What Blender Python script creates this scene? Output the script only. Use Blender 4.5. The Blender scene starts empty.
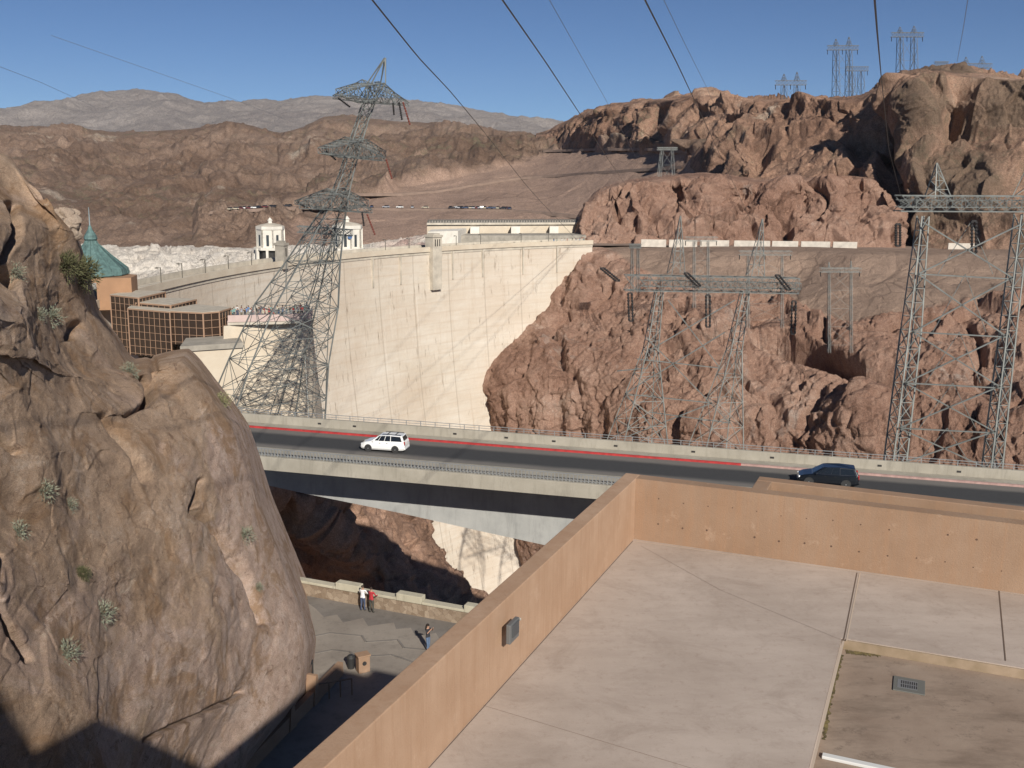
import bpy, bmesh, math, random
import numpy as np
from mathutils import Vector, Matrix
from mathutils.bvhtree import BVHTree
random.seed(7); R = math.radians
scene = bpy.context.scene
COL = bpy.data.collections.new("place"); scene.collection.children.link(COL)

# ---------------------------------------------------------------- camera geometry
F = 1040.0; PITCH = R(11.4); ROLL = R(0.7)
def rays(px, py):
    px = np.asarray(px, float); py = np.asarray(py, float)
    x = (px-512)/F; y = -(py-384)/F
    c, s = math.cos(ROLL), math.sin(ROLL)
    x, y = c*x-s*y, s*x+c*y
    return np.stack([x, math.cos(PITCH)+y*math.sin(PITCH), -math.sin(PITCH)+y*math.cos(PITCH)], -1)
def onz(px, py, z):
    d = rays(px, py); return Vector(d*(z/d[2]))
def aty(px, py, Y):
    d = rays(px, py); return Vector(d*(Y/d[1]))

# ---------------------------------------------------------------- numpy noise
def _h(ix, iy, iz, seed):
    h = (ix.astype(np.uint32)*np.uint32(374761393) + iy.astype(np.uint32)*np.uint32(668265263)
         + iz.astype(np.uint32)*np.uint32(2147483647) + np.uint32((seed*974711 + 12345) & 0xffffffff))
    h = (h ^ (h >> np.uint32(13)))*np.uint32(1274126177)
    h = (h ^ (h >> np.uint32(15)))*np.uint32(2246822519)
    return (h ^ (h >> np.uint32(16))).astype(np.float64)/4294967295.0
def vnoise(p, seed=0):
    i = np.floor(p).astype(np.int64); f = p-i; f = f*f*f*(f*(f*6-15)+10)
    r = 0
    for dx in (0, 1):
        wx = f[..., 0] if dx else 1-f[..., 0]
        for dy in (0, 1):
            wy = f[..., 1] if dy else 1-f[..., 1]
            for dz in (0, 1):
                wz = f[..., 2] if dz else 1-f[..., 2]
                r = r + wx*wy*wz*_h(i[..., 0]+dx, i[..., 1]+dy, i[..., 2]+dz, seed)
    return r*2-1
def fbm(p, octv=5, seed=0, gain=.5, ridged=False):
    a = 1.0; t = 0; r = 0
    M = np.array([[.8, .6, 0], [-.48, .64, .6], [.36, -.48, .8]])
    for o in range(octv):
        n = vnoise(p, seed+o*17)
        if ridged: n = 1-2*np.abs(n)
        r = r+a*n; t += a; a *= gain; p = (p@M)*2.03+7.1
    return r/t
def chips(p, seed=0, tilt=.6):
    """chiselled rock: nearest random cell carries a tilted facet; returns height and distance to cell edge"""
    i = np.floor(p).astype(np.int64)
    best = np.full(p.shape[:-1], 9.0); sec = best.copy(); hgt = np.zeros(p.shape[:-1])
    for dx in (-1, 0, 1):
        for dy in (-1, 0, 1):
            for dz in (-1, 0, 1):
                c = i+np.array([dx, dy, dz])
                q = [_h(c[..., 0], c[..., 1], c[..., 2], seed+k) for k in range(7)]
                d = p-(c+np.stack(q[:3], -1))
                dist = np.sqrt((d**2).sum(-1))
                h = (q[3]*2-1)+tilt*((q[4]*2-1)*d[..., 0]+(q[5]*2-1)*d[..., 1]+(q[6]*2-1)*d[..., 2])*2
                nb = dist < best
                sec = np.where(nb, best, np.minimum(sec, dist))
                hgt = np.where(nb, h, hgt); best = np.where(nb, dist, best)
    e = sec-best; q = np.clip(e/.13, 0, 1); q = q*q*(3-2*q)
    return hgt*q, e

# ---------------------------------------------------------------- objects
def tag(o, label=None, cat=None, group=None, kind=None):
    if label: o['label'] = label
    if cat: o['category'] = cat
    if group: o['group'] = group
    if kind: o['kind'] = kind
    return o
def empty(name, loc=(0, 0, 0), rz=0, label=None, cat=None, group=None):
    o = bpy.data.objects.new(name, None); COL.objects.link(o)
    o.location = loc; o.rotation_euler = (0, 0, rz); o.empty_display_size = .5
    return tag(o, label, cat, group)
def link(name, me, mats, parent=None, smooth=False):
    o = bpy.data.objects.new(name, me); COL.objects.link(o)
    for m in (mats if isinstance(mats, (list, tuple)) else [mats]):
        if m.name not in me.materials: me.materials.append(m)
    if smooth: me.polygons.foreach_set('use_smooth', [True]*len(me.polygons))
    if parent: o.parent = parent
    return o
def copy_tree(o, parent=None):
    c = o.copy(); COL.objects.link(c)
    if parent: c.parent = parent
    for ch in list(o.children): copy_tree(ch, c)
    return c
class MB:
    def __init__(s): s.v = []; s.f = []; s.m = []
    def add(s, vs, fs, mi=0):
        b = len(s.v); s.v += [tuple(v) for v in vs]
        for f in fs: s.f.append(tuple(b+i for i in f)); s.m.append(mi)
        return s
    def hexa(s, p, mi=0):   # 8 points: bottom 4 ccw, top 4 ccw
        return s.add(p, [(3, 2, 1, 0), (4, 5, 6, 7), (0, 1, 5, 4), (1, 2, 6, 5), (2, 3, 7, 6), (3, 0, 4, 7)], mi)
    def box(s, c, d, rz=0, mi=0):
        hx, hy, hz = d[0]/2, d[1]/2, d[2]/2; cs, sn = math.cos(rz), math.sin(rz)
        p = []
        for z in (-hz, hz):
            for x, y in ((-hx, -hy), (hx, -hy), (hx, hy), (-hx, hy)):
                p.append((c[0]+x*cs-y*sn, c[1]+x*sn+y*cs, c[2]+z))
        return s.hexa(p, mi)
    def prism(s, pts, z0, z1, mi=0):
        n = len(pts)
        return s.add([(x, y, z0) for x, y in pts]+[(x, y, z1) for x, y in pts],
                     [tuple(range(n-1, -1, -1)), tuple(range(n, 2*n))]+[(i, (i+1) % n, n+(i+1) % n, n+i) for i in range(n)], mi)
    def bar(s, a, b, w, h=None, mi=0):
        a = Vector(a); b = Vector(b); h = h or w; t = (b-a)
        if t.length < 1e-6: return s
        t.normalize(); u = t.cross(Vector((0, 0, 1)))
        if u.length < .05: u = t.cross(Vector((0, 1, 0)))
        u.normalize(); v = u.cross(t)
        p = []
        for q in (a, b):
            for x, y in ((-1, -1), (1, -1), (1, 1), (-1, 1)): p.append(q+u*(x*w/2)+v*(y*h/2))
        return s.hexa(p, mi)
    def tube(s, pts, r, n=8, mi=0, caps=True):
        pts = [Vector(p) for p in pts]; rs = r if isinstance(r, (list, tuple)) else [r]*len(pts)
        b = len(s.v); u = None
        for k, p in enumerate(pts):
            t = (pts[min(k+1, len(pts)-1)]-pts[max(k-1, 0)]).normalized()
            if u is None:
                u = t.cross(Vector((0, 0, 1)))
                if u.length < .05: u = t.cross(Vector((0, 1, 0)))
            u = (u-t*u.dot(t)).normalized(); w = t.cross(u)
            for j in range(n):
                a = 2*math.pi*j/n; s.v.append(tuple(p+(u*math.cos(a)+w*math.sin(a))*rs[k]))
        for k in range(len(pts)-1):
            for j in range(n):
                s.f.append((b+k*n+j, b+k*n+(j+1) % n, b+(k+1)*n+(j+1) % n, b+(k+1)*n+j)); s.m.append(mi)
        if caps:
            s.f.append(tuple(b+j for j in range(n-1, -1, -1))); s.m.append(mi)
            s.f.append(tuple(b+(len(pts)-1)*n+j for j in range(n))); s.m.append(mi)
        return s
    def lathe(s, prof, c=(0, 0, 0), n=16, mi=0):
        return s.tube_z([(c[0], c[1], c[2]+z) for r, z in prof], [max(r, .001) for r, z in prof], n, mi)
    def tube_z(s, pts, rs, n, mi):
        b = len(s.v)
        for p, r in zip(pts, rs):
            for j in range(n):
                a = 2*math.pi*(j+.5)/n; s.v.append((p[0]+r*math.cos(a), p[1]+r*math.sin(a), p[2]))
        for k in range(len(pts)-1):
            for j in range(n):
                s.f.append((b+k*n+j, b+k*n+(j+1) % n, b+(k+1)*n+(j+1) % n, b+(k+1)*n+j)); s.m.append(mi)
        s.f.append(tuple(b+j for j in range(n-1, -1, -1))); s.m.append(mi)
        s.f.append(tuple(b+(len(pts)-1)*n+j for j in range(n))); s.m.append(mi)
        return s
    def build(s, name, mats, parent=None, smooth=False, bevel=0, rel=False):
        me = bpy.data.meshes.new(name)
        v = s.v
        me.from_pydata(v, [], s.f)
        mats = mats if isinstance(mats, (list, tuple)) else [mats]
        for m in mats: me.materials.append(m)
        if len(mats) > 1: me.polygons.foreach_set('material_index', s.m)
        o = link(name, me, [], parent, smooth)
        if bevel:
            b = o.modifiers.new('b', 'BEVEL'); b.width = bevel; b.segments = 2; b.limit_method = 'ANGLE'
        return o

# ---------------------------------------------------------------- materials
def mat(name, col, rough=.8, metal=0, var=0, vscale=3, bump=0, bscale=20, spec=None, col2=None, detail=6, stretch=None, alpha=None):
    m = bpy.data.materials.new(name); m.use_nodes = True
    nt = m.node_tree; N = nt.nodes; L = nt.links; b = N['Principled BSDF']
    b.inputs['Base Color'].default_value = (*col, 1); b.inputs['Roughness'].default_value = rough
    b.inputs['Metallic'].default_value = metal
    if spec is not None: b.inputs['Specular IOR Level'].default_value = spec
    tc = N.new('ShaderNodeTexCoord').outputs['Object']
    if stretch:
        mp = N.new('ShaderNodeMapping'); mp.inputs['Scale'].default_value = stretch
        L.new(tc, mp.inputs['Vector']); tc = mp.outputs['Vector']
    if var or col2:
        n = N.new('ShaderNodeTexNoise'); n.inputs['Scale'].default_value = vscale; n.inputs['Detail'].default_value = detail
        n.inputs['Roughness'].default_value = .6
        L.new(tc, n.inputs['Vector'])
        r = N.new('ShaderNodeMapRange'); r.inputs[1].default_value = .3; r.inputs[2].default_value = .7
        L.new(n.outputs['Fac'], r.inputs[0])
        mx = N.new('ShaderNodeMix'); mx.data_type = 'RGBA'
        c2 = col2 if col2 else tuple(c*(1-var) for c in col); c1 = col if col2 else tuple(min(c*(1+var*.6), 1) for c in col)
        mx.inputs[6].default_value = (*c1, 1); mx.inputs[7].default_value = (*c2, 1)
        L.new(r.outputs[0], mx.inputs[0]); L.new(mx.outputs[2], b.inputs['Base Color'])
    if bump:
        n2 = N.new('ShaderNodeTexNoise'); n2.inputs['Scale'].default_value = bscale; n2.inputs['Detail'].default_value = 5
        L.new(tc, n2.inputs['Vector'])
        bp = N.new('ShaderNodeBump'); bp.inputs['Strength'].default_value = 1; bp.inputs['Distance'].default_value = bump
        L.new(n2.outputs['Fac'], bp.inputs['Height']); L.new(bp.outputs[0], b.inputs['Normal'])
    return m
class G:
    """small node-graph helper"""
    def __init__(s, name, rough=.9):
        s.m = bpy.data.materials.new(name); s.m.use_nodes = True; s.t = s.m.node_tree
        s.b = s.t.nodes['Principled BSDF']; s.b.inputs['Roughness'].default_value = rough
        s.b.inputs['Specular IOR Level'].default_value = .25
        s.co = s.t.nodes.new('ShaderNodeTexCoord').outputs['Object']
    def n(s, t): return s.t.nodes.new(t)
    def l(s, a, b): s.t.links.new(a, b)
    def mapv(s, scale=(1, 1, 1), rot=(0, 0, 0), src=None):
        m = s.n('ShaderNodeMapping'); m.inputs['Scale'].default_value = scale; m.inputs['Rotation'].default_value = rot
        s.l(src or s.co, m.inputs['Vector']); return m.outputs['Vector']
    def noise(s, scale, detail=6, rough=.6, vec=None, dist=0, out='Fac'):
        n = s.n('ShaderNodeTexNoise'); n.inputs['Scale'].default_value = scale; n.inputs['Detail'].default_value = detail
        n.inputs['Roughness'].default_value = rough; n.inputs['Distortion'].default_value = dist
        s.l(vec or s.co, n.inputs['Vector']); return n.outputs[out]
    def voro(s, scale, feature='F1', vec=None, out='Distance'):
        n = s.n('ShaderNodeTexVoronoi'); n.feature = feature; n.inputs['Scale'].default_value = scale
        s.l(vec or s.co, n.inputs['Vector']); return n.outputs[out]
    def rng(s, v, a, b, c=0, d=1, smooth=False):
        n = s.n('ShaderNodeMapRange')
        if smooth: n.interpolation_type = 'SMOOTHSTEP'
        for i, x in zip((1, 2, 3, 4), (a, b, c, d)): n.inputs[i].default_value = x
        s.l(v, n.inputs[0]); return n.outputs[0]
    def ramp(s, v, stops):
        n = s.n('ShaderNodeValToRGB'); e = n.color_ramp.elements
        while len(e) < len(stops): e.new(.5)
        for k, (p, c) in enumerate(stops): e[k].position = p; e[k].color = (*c, 1)
        s.l(v, n.inputs[0]); return n.outputs[0]
    def mix(s, f, a, b, mode='MIX'):
        n = s.n('ShaderNodeMix'); n.data_type = 'RGBA'; n.blend_type = mode
        for i, x in ((0, f), (6, a), (7, b)):
            if isinstance(x, (int, float)): n.inputs[i].default_value = x
            elif isinstance(x, tuple): n.inputs[i].default_value = (*x, 1)
            else: s.l(x, n.inputs[i])
        return n.outputs[2]
    def math(s, op, a, b=0):
        n = s.n('ShaderNodeMath'); n.operation = op
        for i, x in ((0, a), (1, b)):
            if isinstance(x, (int, float)): n.inputs[i].default_value = x
            else: s.l(x, n.inputs[i])
        return n.outputs[0]
    def attr(s, name):
        n = s.n('ShaderNodeAttribute'); n.attribute_name = name; return n.outputs['Fac']
    def bump(s, h, dist, strength=1, prev=None):
        n = s.n('ShaderNodeBump'); n.inputs['Distance'].default_value = dist; n.inputs['Strength'].default_value = strength
        s.l(h, n.inputs['Height'])
        if prev: s.l(prev, n.inputs['Normal'])
        return n.outputs[0]
    def done(s, col, nrm=None):
        if isinstance(col, tuple): s.b.inputs['Base Color'].default_value = (*col, 1)
        else: s.l(col, s.b.inputs['Base Color'])
        if nrm: s.l(nrm, s.b.inputs['Normal'])
        return s.m
def rock_mat(name, cols, S, bump, alt=None, altcol=None, veg=None, crack=.35, pale=None, gain=1.0):
    """cols dark..light; S = size in metres of the main blotches"""
    cols = [tuple(c*gain for c in q) for q in cols]
    g = G(name)
    big = g.noise(.35/S, 6, .65, dist=.4); med = g.noise(1.6/S, 12, .75, dist=.3); fine = g.noise(14/S, 8, .8)
    k = g.math('ADD', g.math('MULTIPLY', big, .38), g.math('ADD', g.math('MULTIPLY', med, .34), g.math('MULTIPLY', fine, .28)))
    n = len(cols)
    c = g.ramp(k, [(.36+.28*i/(n-1), q) for i, q in enumerate(cols)])
    if pale:
        pz = g.rng(g.noise(.9/S, 6, .75, vec=g.mapv((1, 1, .6), (.3, .5, .9))), .6, .72)
        c = g.mix(pz, c, tuple(x*gain for x in pale))
    if veg:
        vv = g.math('MULTIPLY', g.rng(g.noise(4.1/S, 6, .85), .52, .60), g.math('MULTIPLY', g.rng(g.noise(.3/S, 3), .42, .62), .7))
        c = g.mix(vv, c, veg)
    if alt:
        fine2 = g.noise(2/S, 5, .7)
        ac = g.mix(g.rng(fine2, .3, .7), tuple(x*.8 for x in altcol), tuple(x*1.15 for x in altcol))
        c = g.mix(g.attr(alt), c, ac)
    vc = g.voro(2.2/S, 'DISTANCE_TO_EDGE', vec=g.mapv((1, 1, .45), (.2, .4, 0)))
    cr = g.rng(vc, 0, .05, 0, 1)
    crn = g.math('MULTIPLY', g.math('SUBTRACT', 1, cr), g.rng(g.noise(.8/S, 3), .5, .6))
    c = g.mix(g.math('MULTIPLY', crn, crack), c, tuple(x*.35 for x in cols[0]))
    # fine grain speckle
    sp = g.rng(g.noise(60/S, 5, .85), .36, .64, .55, 1.35)
    spc = g.n('ShaderNodeCombineColor')
    for i in range(3): g.l(sp, spc.inputs[i])
    c = g.mix(1.0, c, spc.outputs[0], 'MULTIPLY')
    h = g.math('ADD', g.math('MULTIPLY', g.noise(2.5/S, 13, .8, dist=.5), 1.0), g.math('MULTIPLY', cr, .12))
    wv = g.noise(5/S, 8, .75, vec=g.mapv((1.6, 1.6, .4), (.15, .3, 0)))
    b = g.bump(wv, bump*.22, prev=g.bump(h, bump*.5))
    return g.done(c, b)

# ---------------------------------------------------------------- terrain patches
HITS = []
def cr_interp(ctrl, nr, nc):
    """ctrl R x C x 3 -> nr x nc x 3 monotone-ish Catmull-Rom"""
    def axis(A, n):
        m = A.shape[0]; t = np.linspace(0, m-1, n); i = np.clip(np.floor(t).astype(int), 0, m-2); f = (t-i)
        f = f.reshape((-1,)+(1,)*(A.ndim-1))
        p0 = A[np.clip(i-1, 0, m-1)]; p1 = A[i]; p2 = A[i+1]; p3 = A[np.clip(i+2, 0, m-1)]
        cr = .5*((2*p1)+(-p0+p2)*f+(2*p0-5*p1+4*p2-p3)*f*f+(-p0+3*p1-3*p2+p3)*f**3)
        lin = p1*(1-f)+p2*f
        return .5*cr+.5*lin
    A = axis(ctrl, nr); A = axis(A.swapaxes(0, 1), nc).swapaxes(0, 1)
    return A
def smooth_n(P):
    du = np.gradient(P, axis=1); dv = np.gradient(P, axis=0)
    n = np.cross(du, dv); n /= np.linalg.norm(n, axis=-1, keepdims=True)+1e-9
    return n
def patch(name, ctrl, nr, nc, disp, material, label, cat, attrs=None, hit=True, flip=False):
    A = cr_interp(np.array(ctrl, float), nr, nc)
    d = rays(A[..., 0], A[..., 1]); P = d*(A[..., 2]/d[..., 1])[..., None]
    n = smooth_n(P)
    cam = -P/np.linalg.norm(P, axis=-1, keepdims=True)
    sgn = np.sign((n*cam).sum(-1).mean()); n = n*sgn
    P = disp(P, n, A)
    return grid_mesh(name, P, sgn, material, label, cat, {k: f(A, P) for k, f in (attrs or {}).items()}, hit)
def grid_mesh(name, P, sgn, material, label, cat, attrs={}, hit=True, parent=None, smooth=True):
    nr, nc = P.shape[:2]
    idx = np.arange(nr*nc).reshape(nr, nc)
    q = np.stack([idx[:-1, :-1], idx[:-1, 1:], idx[1:, 1:], idx[1:, :-1]], -1).reshape(-1, 4)
    if sgn < 0: q = q[:, ::-1]
    me = bpy.data.meshes.new(name); V = P.reshape(-1, 3).astype(np.float32)
    me.vertices.add(len(V)); me.vertices.foreach_set('co', V.ravel())
    me.loops.add(q.size); me.loops.foreach_set('vertex_index', q.ravel().astype(np.int32))
    me.polygons.add(len(q)); me.polygons.foreach_set('loop_start', np.arange(0, q.size, 4, dtype=np.int32))
    me.polygons.foreach_set('use_smooth', np.full(len(q), smooth))
    me.update(calc_edges=True)
    for k, a in attrs.items():
        at = me.attributes.new(k, 'FLOAT', 'POINT'); at.data.foreach_set('value', np.clip(a, 0, 1).astype(np.float32).ravel())
    o = link(name, me, material, parent)
    if parent is None: tag(o, label, cat, kind='structure')
    if hit:
        st = max(1, int(math.sqrt(len(V)/40000)))
        Q = P[::st, ::st]; r, c = Q.shape[:2]; ii = np.arange(r*c).reshape(r, c)
        qq = np.stack([ii[:-1, :-1], ii[:-1, 1:], ii[1:, 1:], ii[1:, :-1]], -1).reshape(-1, 4)
        HITS.append((name, BVHTree.FromPolygons([tuple(v) for v in Q.reshape(-1, 3)], [tuple(map(int, f)) for f in qq])))
    return o
def hit(px, py, only=None):
    d = Vector(rays(px, py)).normalized(); best = None
    for nm, t in HITS:
        if only and nm not in only: continue
        h = t.ray_cast(Vector((0, 0, 0)), d)
        if h[0] is not None and (best is None or h[3] < best[3]): best = h
    return best[0] if best else None
def ground_at(x, y, only=None, top=400):
    best = None
    for nm, t in HITS:
        if only and nm not in only: continue
        h = t.ray_cast(Vector((x, y, top)), Vector((0, 0, -1)))
        if h[0] is not None and (best is None or h[0].z > best): best = h[0].z
    return best
def along(v, xs, ys): return np.interp(v, xs, ys)
# ================================================================ MATERIALS
LIMIT = 0
M = {}
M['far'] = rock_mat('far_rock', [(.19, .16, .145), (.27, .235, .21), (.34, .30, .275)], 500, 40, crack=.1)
M['hill'] = rock_mat('hill_rock', [(.06, .038, .027), (.115, .075, .053), (.17, .118, .088), (.23, .17, .13)], 55, 3.5, alt='fill', altcol=(.37, .255, .195), veg=(.15, .135, .085), pale=(.30, .25, .2), gain=1.35)
M['cliff'] = rock_mat('cliff_rock', [(.12, .065, .045), (.28, .163, .115), (.39, .25, .185), (.50, .385, .315)], 14, 2.2, alt='fill', altcol=(.34, .245, .185), pale=(.40, .32, .27), gain=.95)
M['ridge'] = rock_mat('ridge_rock', [(.07, .04, .029), (.155, .092, .063), (.25, .157, .11), (.31, .225, .17)], 28, 3.0, alt='fill', altcol=(.135, .10, .07), veg=(.15, .13, .085), pale=(.34, .28, .22), gain=1.5)
M['canyon'] = rock_mat('canyon_rock', [(.10, .06, .04), (.20, .12, .08), (.28, .18, .13), (.34, .25, .19)], 10, 1.2, gain=1.5)
M['white_rock'] = rock_mat('bleached_rock', [(.42, .36, .31), (.62, .56, .49), (.74, .68, .60), (.80, .75, .67)], 14, 3.0, alt='fill', altcol=(.50, .34, .29), crack=.6)

def near_rock():
    g = G('near_rock', .88); g.co = g.mapv((1, .45, 1)); g.b.inputs['Specular IOR Level'].default_value = .2
    big = g.noise(.16, 7, .65, dist=.6); med = g.noise(.75, 12, .76, dist=.5); fine = g.noise(6, 10, .85)
    k = g.math('ADD', g.math('MULTIPLY', big, .40), g.math('ADD', g.math('MULTIPLY', med, .36), g.math('MULTIPLY', fine, .24)))
    brown = g.ramp(k, [(.38, (.20, .135, .09)), (.46, (.35, .245, .17)), (.52, (.44, .31, .215)), (.60, (.52, .40, .31))])
    pink = g.ramp(g.noise(1.1, 12, .8), [(.35, (.36, .25, .19)), (.5, (.46, .335, .265)), (.65, (.54, .425, .355))])
    sel = g.rng(g.math('ADD', g.noise(.22, 6, .7, dist=.8), g.math('MULTIPLY', g.attr('pink'), .34)), .56, .68)
    c = g.mix(sel, brown, pink)
    st = g.rng(g.noise(1.0, 6, .7, vec=g.mapv((1.3, 1.3, .5), (.25, .35, .2))), .56, .70)
    c = g.mix(g.math('MULTIPLY', st, .55), c, (.34, .25, .18))
    dk = g.rng(g.noise(.9, 7, .75, vec=g.mapv((.9, 1.2, .35), (.1, .5, .6))), .58, .68)
    c = g.mix(g.math('MULTIPLY', dk, .5), c, (.09, .055, .038))
    go = g.rng(g.noise(.5, 9, .75, vec=g.mapv((1, 1, .7), (.4, .1, .3)), dist=1.0), .50, .60)
    c = g.mix(g.math('MULTIPLY', go, .8), c, (.30, .185, .105))
    go2 = g.rng(g.noise(1.9, 9, .8, dist=1.2), .56, .62)
    c = g.mix(g.math('MULTIPLY', go2, .7), c, (.17, .105, .07))
    lt = g.rng(g.noise(1.1, 9, .8, vec=g.mapv((1, 1, 1), (2, 1, .3)), dist=.8), .58, .66)
    c = g.mix(g.math('MULTIPLY', lt, .7), c, (.50, .40, .31))
    lich = g.math('MULTIPLY', g.rng(g.noise(2.3, 6, .8), .60, .68), g.rng(g.noise(.3, 3), .5, .6))
    c = g.mix(g.math('MULTIPLY', lich, .6), c, (.22, .21, .15))
    sp = g.rng(g.noise(34, 6, .88), .36, .64, .68, 1.5); cc = g.n('ShaderNodeCombineColor')
    for i in range(3): g.l(sp, cc.inputs[i])
    c = g.mix(1.0, c, cc.outputs[0], 'MULTIPLY')
    pit = g.rng(g.voro(3.2), .03, .10); pitm = g.math('MULTIPLY', g.math('SUBTRACT', 1, pit), g.rng(g.noise(1.3, 2), .55, .62))
    c = g.mix(g.math('MULTIPLY', pitm, .7), c, (.04, .026, .018))
    h = g.math('ADD', g.noise(1.4, 14, .8, dist=.4), g.math('MULTIPLY', g.math('SUBTRACT', 0, pitm), .15))
    return g.done(c, g.bump(g.noise(14, 6, .8), .03, prev=g.bump(h, .28)))
M['near_rock'] = near_rock()

def dam_mat():
    g = G('dam_concrete', .9)
    u = g.attr('arc'); z = g.attr('depth')     # arc 0..1 over 500 m, depth 0..1 over 220 m
    cv = g.n('ShaderNodeCombineXYZ'); g.l(u, cv.inputs[0]); g.l(z, cv.inputs[1]); v = cv.outputs[0]
    base = g.mix(g.rng(g.noise(9, 6, .65, vec=v), .3, .7), (.52, .46, .375), (.68, .63, .55))
    lift = g.math('FRACT', g.math('MULTIPLY', z, 220/1.52*.5)); lf = g.rng(lift, 0, .16, 0, 1)
    lw = g.rng(g.noise(1, 4, .6, vec=g.mapv((60, 230, 1), src=v)), .35, .65)
    c = g.mix(g.math('MULTIPLY', g.math('SUBTRACT', 1, lf), .24), base, (.40, .30, .21))
    c = g.mix(g.math('MULTIPLY', lw, .28), c, (.50, .385, .27))
    st = g.rng(g.noise(1, 6, .7, vec=g.mapv((260, 7, 1), src=v)), .55, .75)
    c = g.mix(g.math('MULTIPLY', st, .6), c, (.40, .31, .22))
    pst = g.rng(g.noise(1, 5, .7, vec=g.mapv((200, 4.5, 1), (0, 0, 0), src=v)), .62, .72)
    c = g.mix(g.math('MULTIPLY', pst, .6), c, (.74, .69, .60))
    ds = g.math('MULTIPLY', g.rng(g.noise(1, 6, .75, vec=g.mapv((330, 26, 1), src=v)), .57, .66), g.rng(g.noise(1, 3, .5, vec=g.mapv((22, 16, 1), src=v)), .42, .54))
    c = g.mix(g.math('MULTIPLY', ds, .9), c, (.20, .155, .115))
    wide = g.rng(g.noise(1, 4, .6, vec=g.mapv((14, 9, 1), src=v)), .42, .62)
    c = g.mix(g.math('MULTIPLY', wide, .35), c, (.47, .365, .27))
    joint = g.math('FRACT', g.math('MULTIPLY', u, 500/14.6)); jl = g.math('SUBTRACT', 1, g.rng(g.math('ABSOLUTE', g.math('SUBTRACT', joint, .5)), .0, .022, 0, 1))
    c = g.mix(g.math('MULTIPLY', jl, .45), c, (.25, .20, .15))
    return g.done(c, g.bump(g.noise(.5, 6, .7), .15))
M['dam'] = dam_mat()
M['dam_plain'] = mat('cream_concrete', (.60, .53, .42), .9, col2=(.50, .42, .32), vscale=.25, bump=.03, bscale=2)
M['conc'] = mat('pale_concrete', (.50, .45, .37), .9, var=.25, vscale=.4, bump=.02, bscale=4)
M['conc_white'] = mat('white_concrete', (.70, .66, .58), .85, var=.15, vscale=.5)
M['conc_grey'] = mat('grey_concrete', (.34, .31, .26), .9, var=.3, vscale=.5, bump=.02, bscale=5)
M['dark'] = mat('dark_opening', (.03, .028, .026), .6)
M['asphalt'] = mat('asphalt', (.085, .08, .075), .9, var=.3, vscale=.6)
M['dirt'] = mat('dirt_road', (.24, .17, .13), .95, var=.25, vscale=.2)
M['water'] = mat('lake_water', (.02, .06, .08), .08)

# ================================================================ WORLD, SUN, CAMERA
AZ = R(162); EL = R(30)
SUN = Vector((math.sin(AZ)*math.cos(EL), math.cos(AZ)*math.cos(EL), math.sin(EL)))
w = bpy.data.worlds.new('World'); scene.world = w; w.use_nodes = True
sk = w.node_tree.nodes.new('ShaderNodeTexSky'); sk.sky_type = 'NISHITA'; sk.sun_disc = False
sk.sun_elevation = EL; sk.sun_rotation = AZ; sk.altitude = 1000; sk.air_density = .6; sk.dust_density = 0; sk.ozone_density = 6.0
bg = w.node_tree.nodes['Background']; bg.inputs[1].default_value = .052
w.node_tree.links.new(sk.outputs[0], bg.inputs[0])
sl = bpy.data.lights.new('sun', 'SUN'); sl.energy = 4.5; sl.angle = R(.53); sl.color = (1, .94, .85)
so = bpy.data.objects.new('sun', sl); scene.collection.objects.link(so); so.rotation_euler = SUN.to_track_quat('Z', 'Y').to_euler()
cam = bpy.data.cameras.new('camera'); co = bpy.data.objects.new('camera', cam); scene.collection.objects.link(co); scene.camera = co
cam.sensor_width = 36; cam.lens = 36*F/1024; cam.clip_start = .3; cam.clip_end = 30000
fwd = Vector((0, math.cos(PITCH), -math.sin(PITCH))); up0 = Vector((0, math.sin(PITCH), math.cos(PITCH))); rt0 = Vector((1, 0, 0))
cr_, sr_ = math.cos(ROLL), math.sin(ROLL)
rt = rt0*cr_+up0*sr_; up = rt0*(-sr_)+up0*cr_
co.matrix_world = Matrix((( rt.x, up.x, -fwd.x, 0), (rt.y, up.y, -fwd.y, 0), (rt.z, up.z, -fwd.z, 0), (0, 0, 0, 1)))
scene.view_settings.view_transform = 'Standard'; scene.view_settings.look = 'None'; scene.view_settings.exposure = 0.3
scene.view_settings.gamma = 1; scene.cycles.volume_bounces = 0; scene.cycles.max_bounces = 6

# ================================================================ TERRAIN
def D(p, n, h): return p+n*h[..., None]
def rowsX(rows):
    """rows: list of list of (px,py,Y); resample each to the same number of columns by arclength in px"""
    C = max(len(r) for r in rows); out = []
    for r in rows:
        a = np.array(r, float); t = np.concatenate([[0], np.cumsum(np.hypot(np.diff(a[:, 0]), np.diff(a[:, 1])))]); t /= t[-1]
        u = np.linspace(0, 1, max(C, 14)); out.append(np.stack([np.interp(u, t, a[:, k]) for k in range(3)], -1))
    return np.array(out)

# -- base sheet, far below, reaching the horizon
b = MB(); b.add([(-9400, -290, -262), (9400, -290, -262), (9400, 8990, -262), (-9400, 8990, -262)], [(0, 1, 2, 3)])
tag(b.build('ground', M['hill']), 'broad brown desert ground far below the dam', 'ground', kind='structure')
b = MB(); b.add([(-3000, 200, -47), (60, 352, -47), (60, 700, -47), (-3000, 2200, -47)], [(0, 1, 2, 3)])
tag(b.build('lake_water', M['water']), 'dark blue lake water held behind the dam', 'water', kind='structure')

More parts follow.
